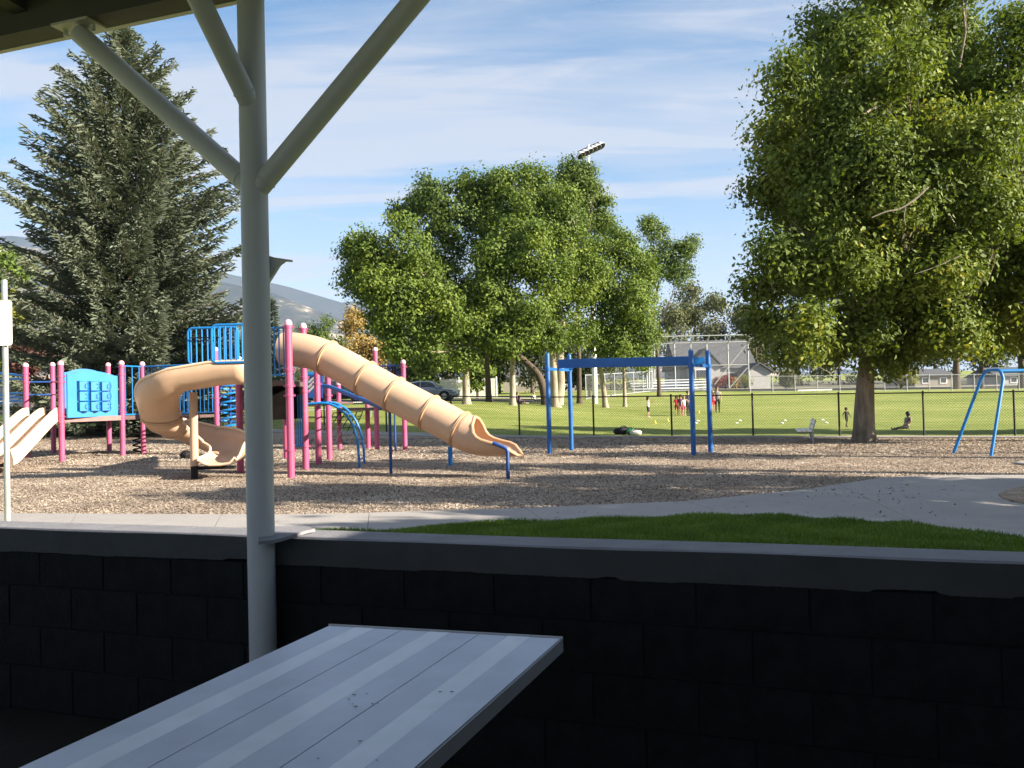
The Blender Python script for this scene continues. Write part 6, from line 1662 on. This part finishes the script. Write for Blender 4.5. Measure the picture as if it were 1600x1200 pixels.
# bare dead branch in front of the big crown
trunk_o = [o for o in bpy.data.objects if o.get('label') == 'big leafy tree on a thick trunk at the right of the playground'][0]
for pts, r in (([(1450, 292), (1430, 312), (1405, 328), (1385, 330), (1362, 340)], .035), ([(1415, 324), (1412, 338), (1415, 352)], .016), ([(1500, 400), (1460, 418), (1430, 428)], .014)):
    mb = MB(); sp = smooth_poly([P(a, b, YR - 4.4) for a, b in pts], 2); mb.tube(sp, [r * (1 - .7 * i / len(sp)) for i in range(len(sp))], 6); mb.build('dead_branch', M['twig'], trunk_o, smooth=True)

# -- trees outside the frame whose shade falls on the foreground and along the fence
def shade_tree(x, y, h, r, seed, label, n=5200, low=1.4):
    rg = np.random.default_rng(seed); b = Vector((x, y, gz(x, y)))
    bl = []
    for k in range(16):
        f = rg.uniform(0, 1); a = rg.uniform(0, 6.28); q = r * math.sin(math.pi * (.12 + .8 * f)) * rg.uniform(.1, .75)
        bl.append((x + q * math.cos(a), y + q * math.sin(a), b.z + low + (h - low) * f * .93, r * rg.uniform(.34, .5) * (1 - .35 * f)))
    broad_tree('shade_tree', label, b, [b + Z * low, b + Z * h * .6], .28, bl, n, .34, 'leaf_mid2', 'bark_md', seed, clump=.35, per=22, shell=.2, group='shade trees beside the shelter', limbs=False)
for i, (x, y, h, r, low_, n_) in enumerate([(13.5, -8, 10.5, 4.0, 1.0, 11000), (15.0, -2.2, 9.6, 3.4, 1.0, 12000), (14.3, 4.2, 8.0, 2.6, 1.0, 11000), (14.5, 7.4, 9.2, 3.0, 1.0, 15000), (14.6, 10.4, 6.8, 2.5, 0.6, 12000), (24.5, 29.9, 11, 3.2, 1.0, 12000), (31.5, 27.8, 11, 3.2, 1.0, 11000), (38.5, 25.6, 11.5, 3.2, 1.0, 11000), (20.8, 30.8, 10.2, 2.3, 2.0, 9000), (9.5, -10, 7.5, 3.6, 1.4, 6000), (15.4, 12.8, 10.2, 2.0, 6.2, 1500), (17.5, 16.8, 9.5, 2.0, 5.6, 1000)]):
    shade_tree(x, y, h, r, 900 + i, low=low_, n=n_, label='leafy shade tree standing outside the view to the right, number %s from the shelter' % ['two', 'three', 'four', 'five', 'six', 'seven', 'eight', 'nine', 'ten', 'one', 'eleven', 'twelve'][i])

# ------------------------------------------------------------------ air between here and the mountains
mb = MB(); mb.box((0, 1500, 420), (15000, 11000, 960))
hz_o = mb.build('haze', None)
hz_o.data.materials.clear()
hm = bpy.data.materials.new('air'); hm.use_nodes = True
hm.node_tree.nodes.clear()
ho = hm.node_tree.nodes.new('ShaderNodeOutputMaterial'); hv = hm.node_tree.nodes.new('ShaderNodeVolumePrincipled')
hv.inputs['Color'].default_value = (0.55, 0.72, 1.0, 1); hv.inputs['Density'].default_value = 7e-5; hv.inputs['Anisotropy'].default_value = 0.0
hm.node_tree.links.new(hv.outputs[0], ho.inputs['Volume'])
hz_o.data.materials.append(hm); hz_o['kind'] = 'stuff'; hz_o['label'] = 'thin bluish summer haze over the park'
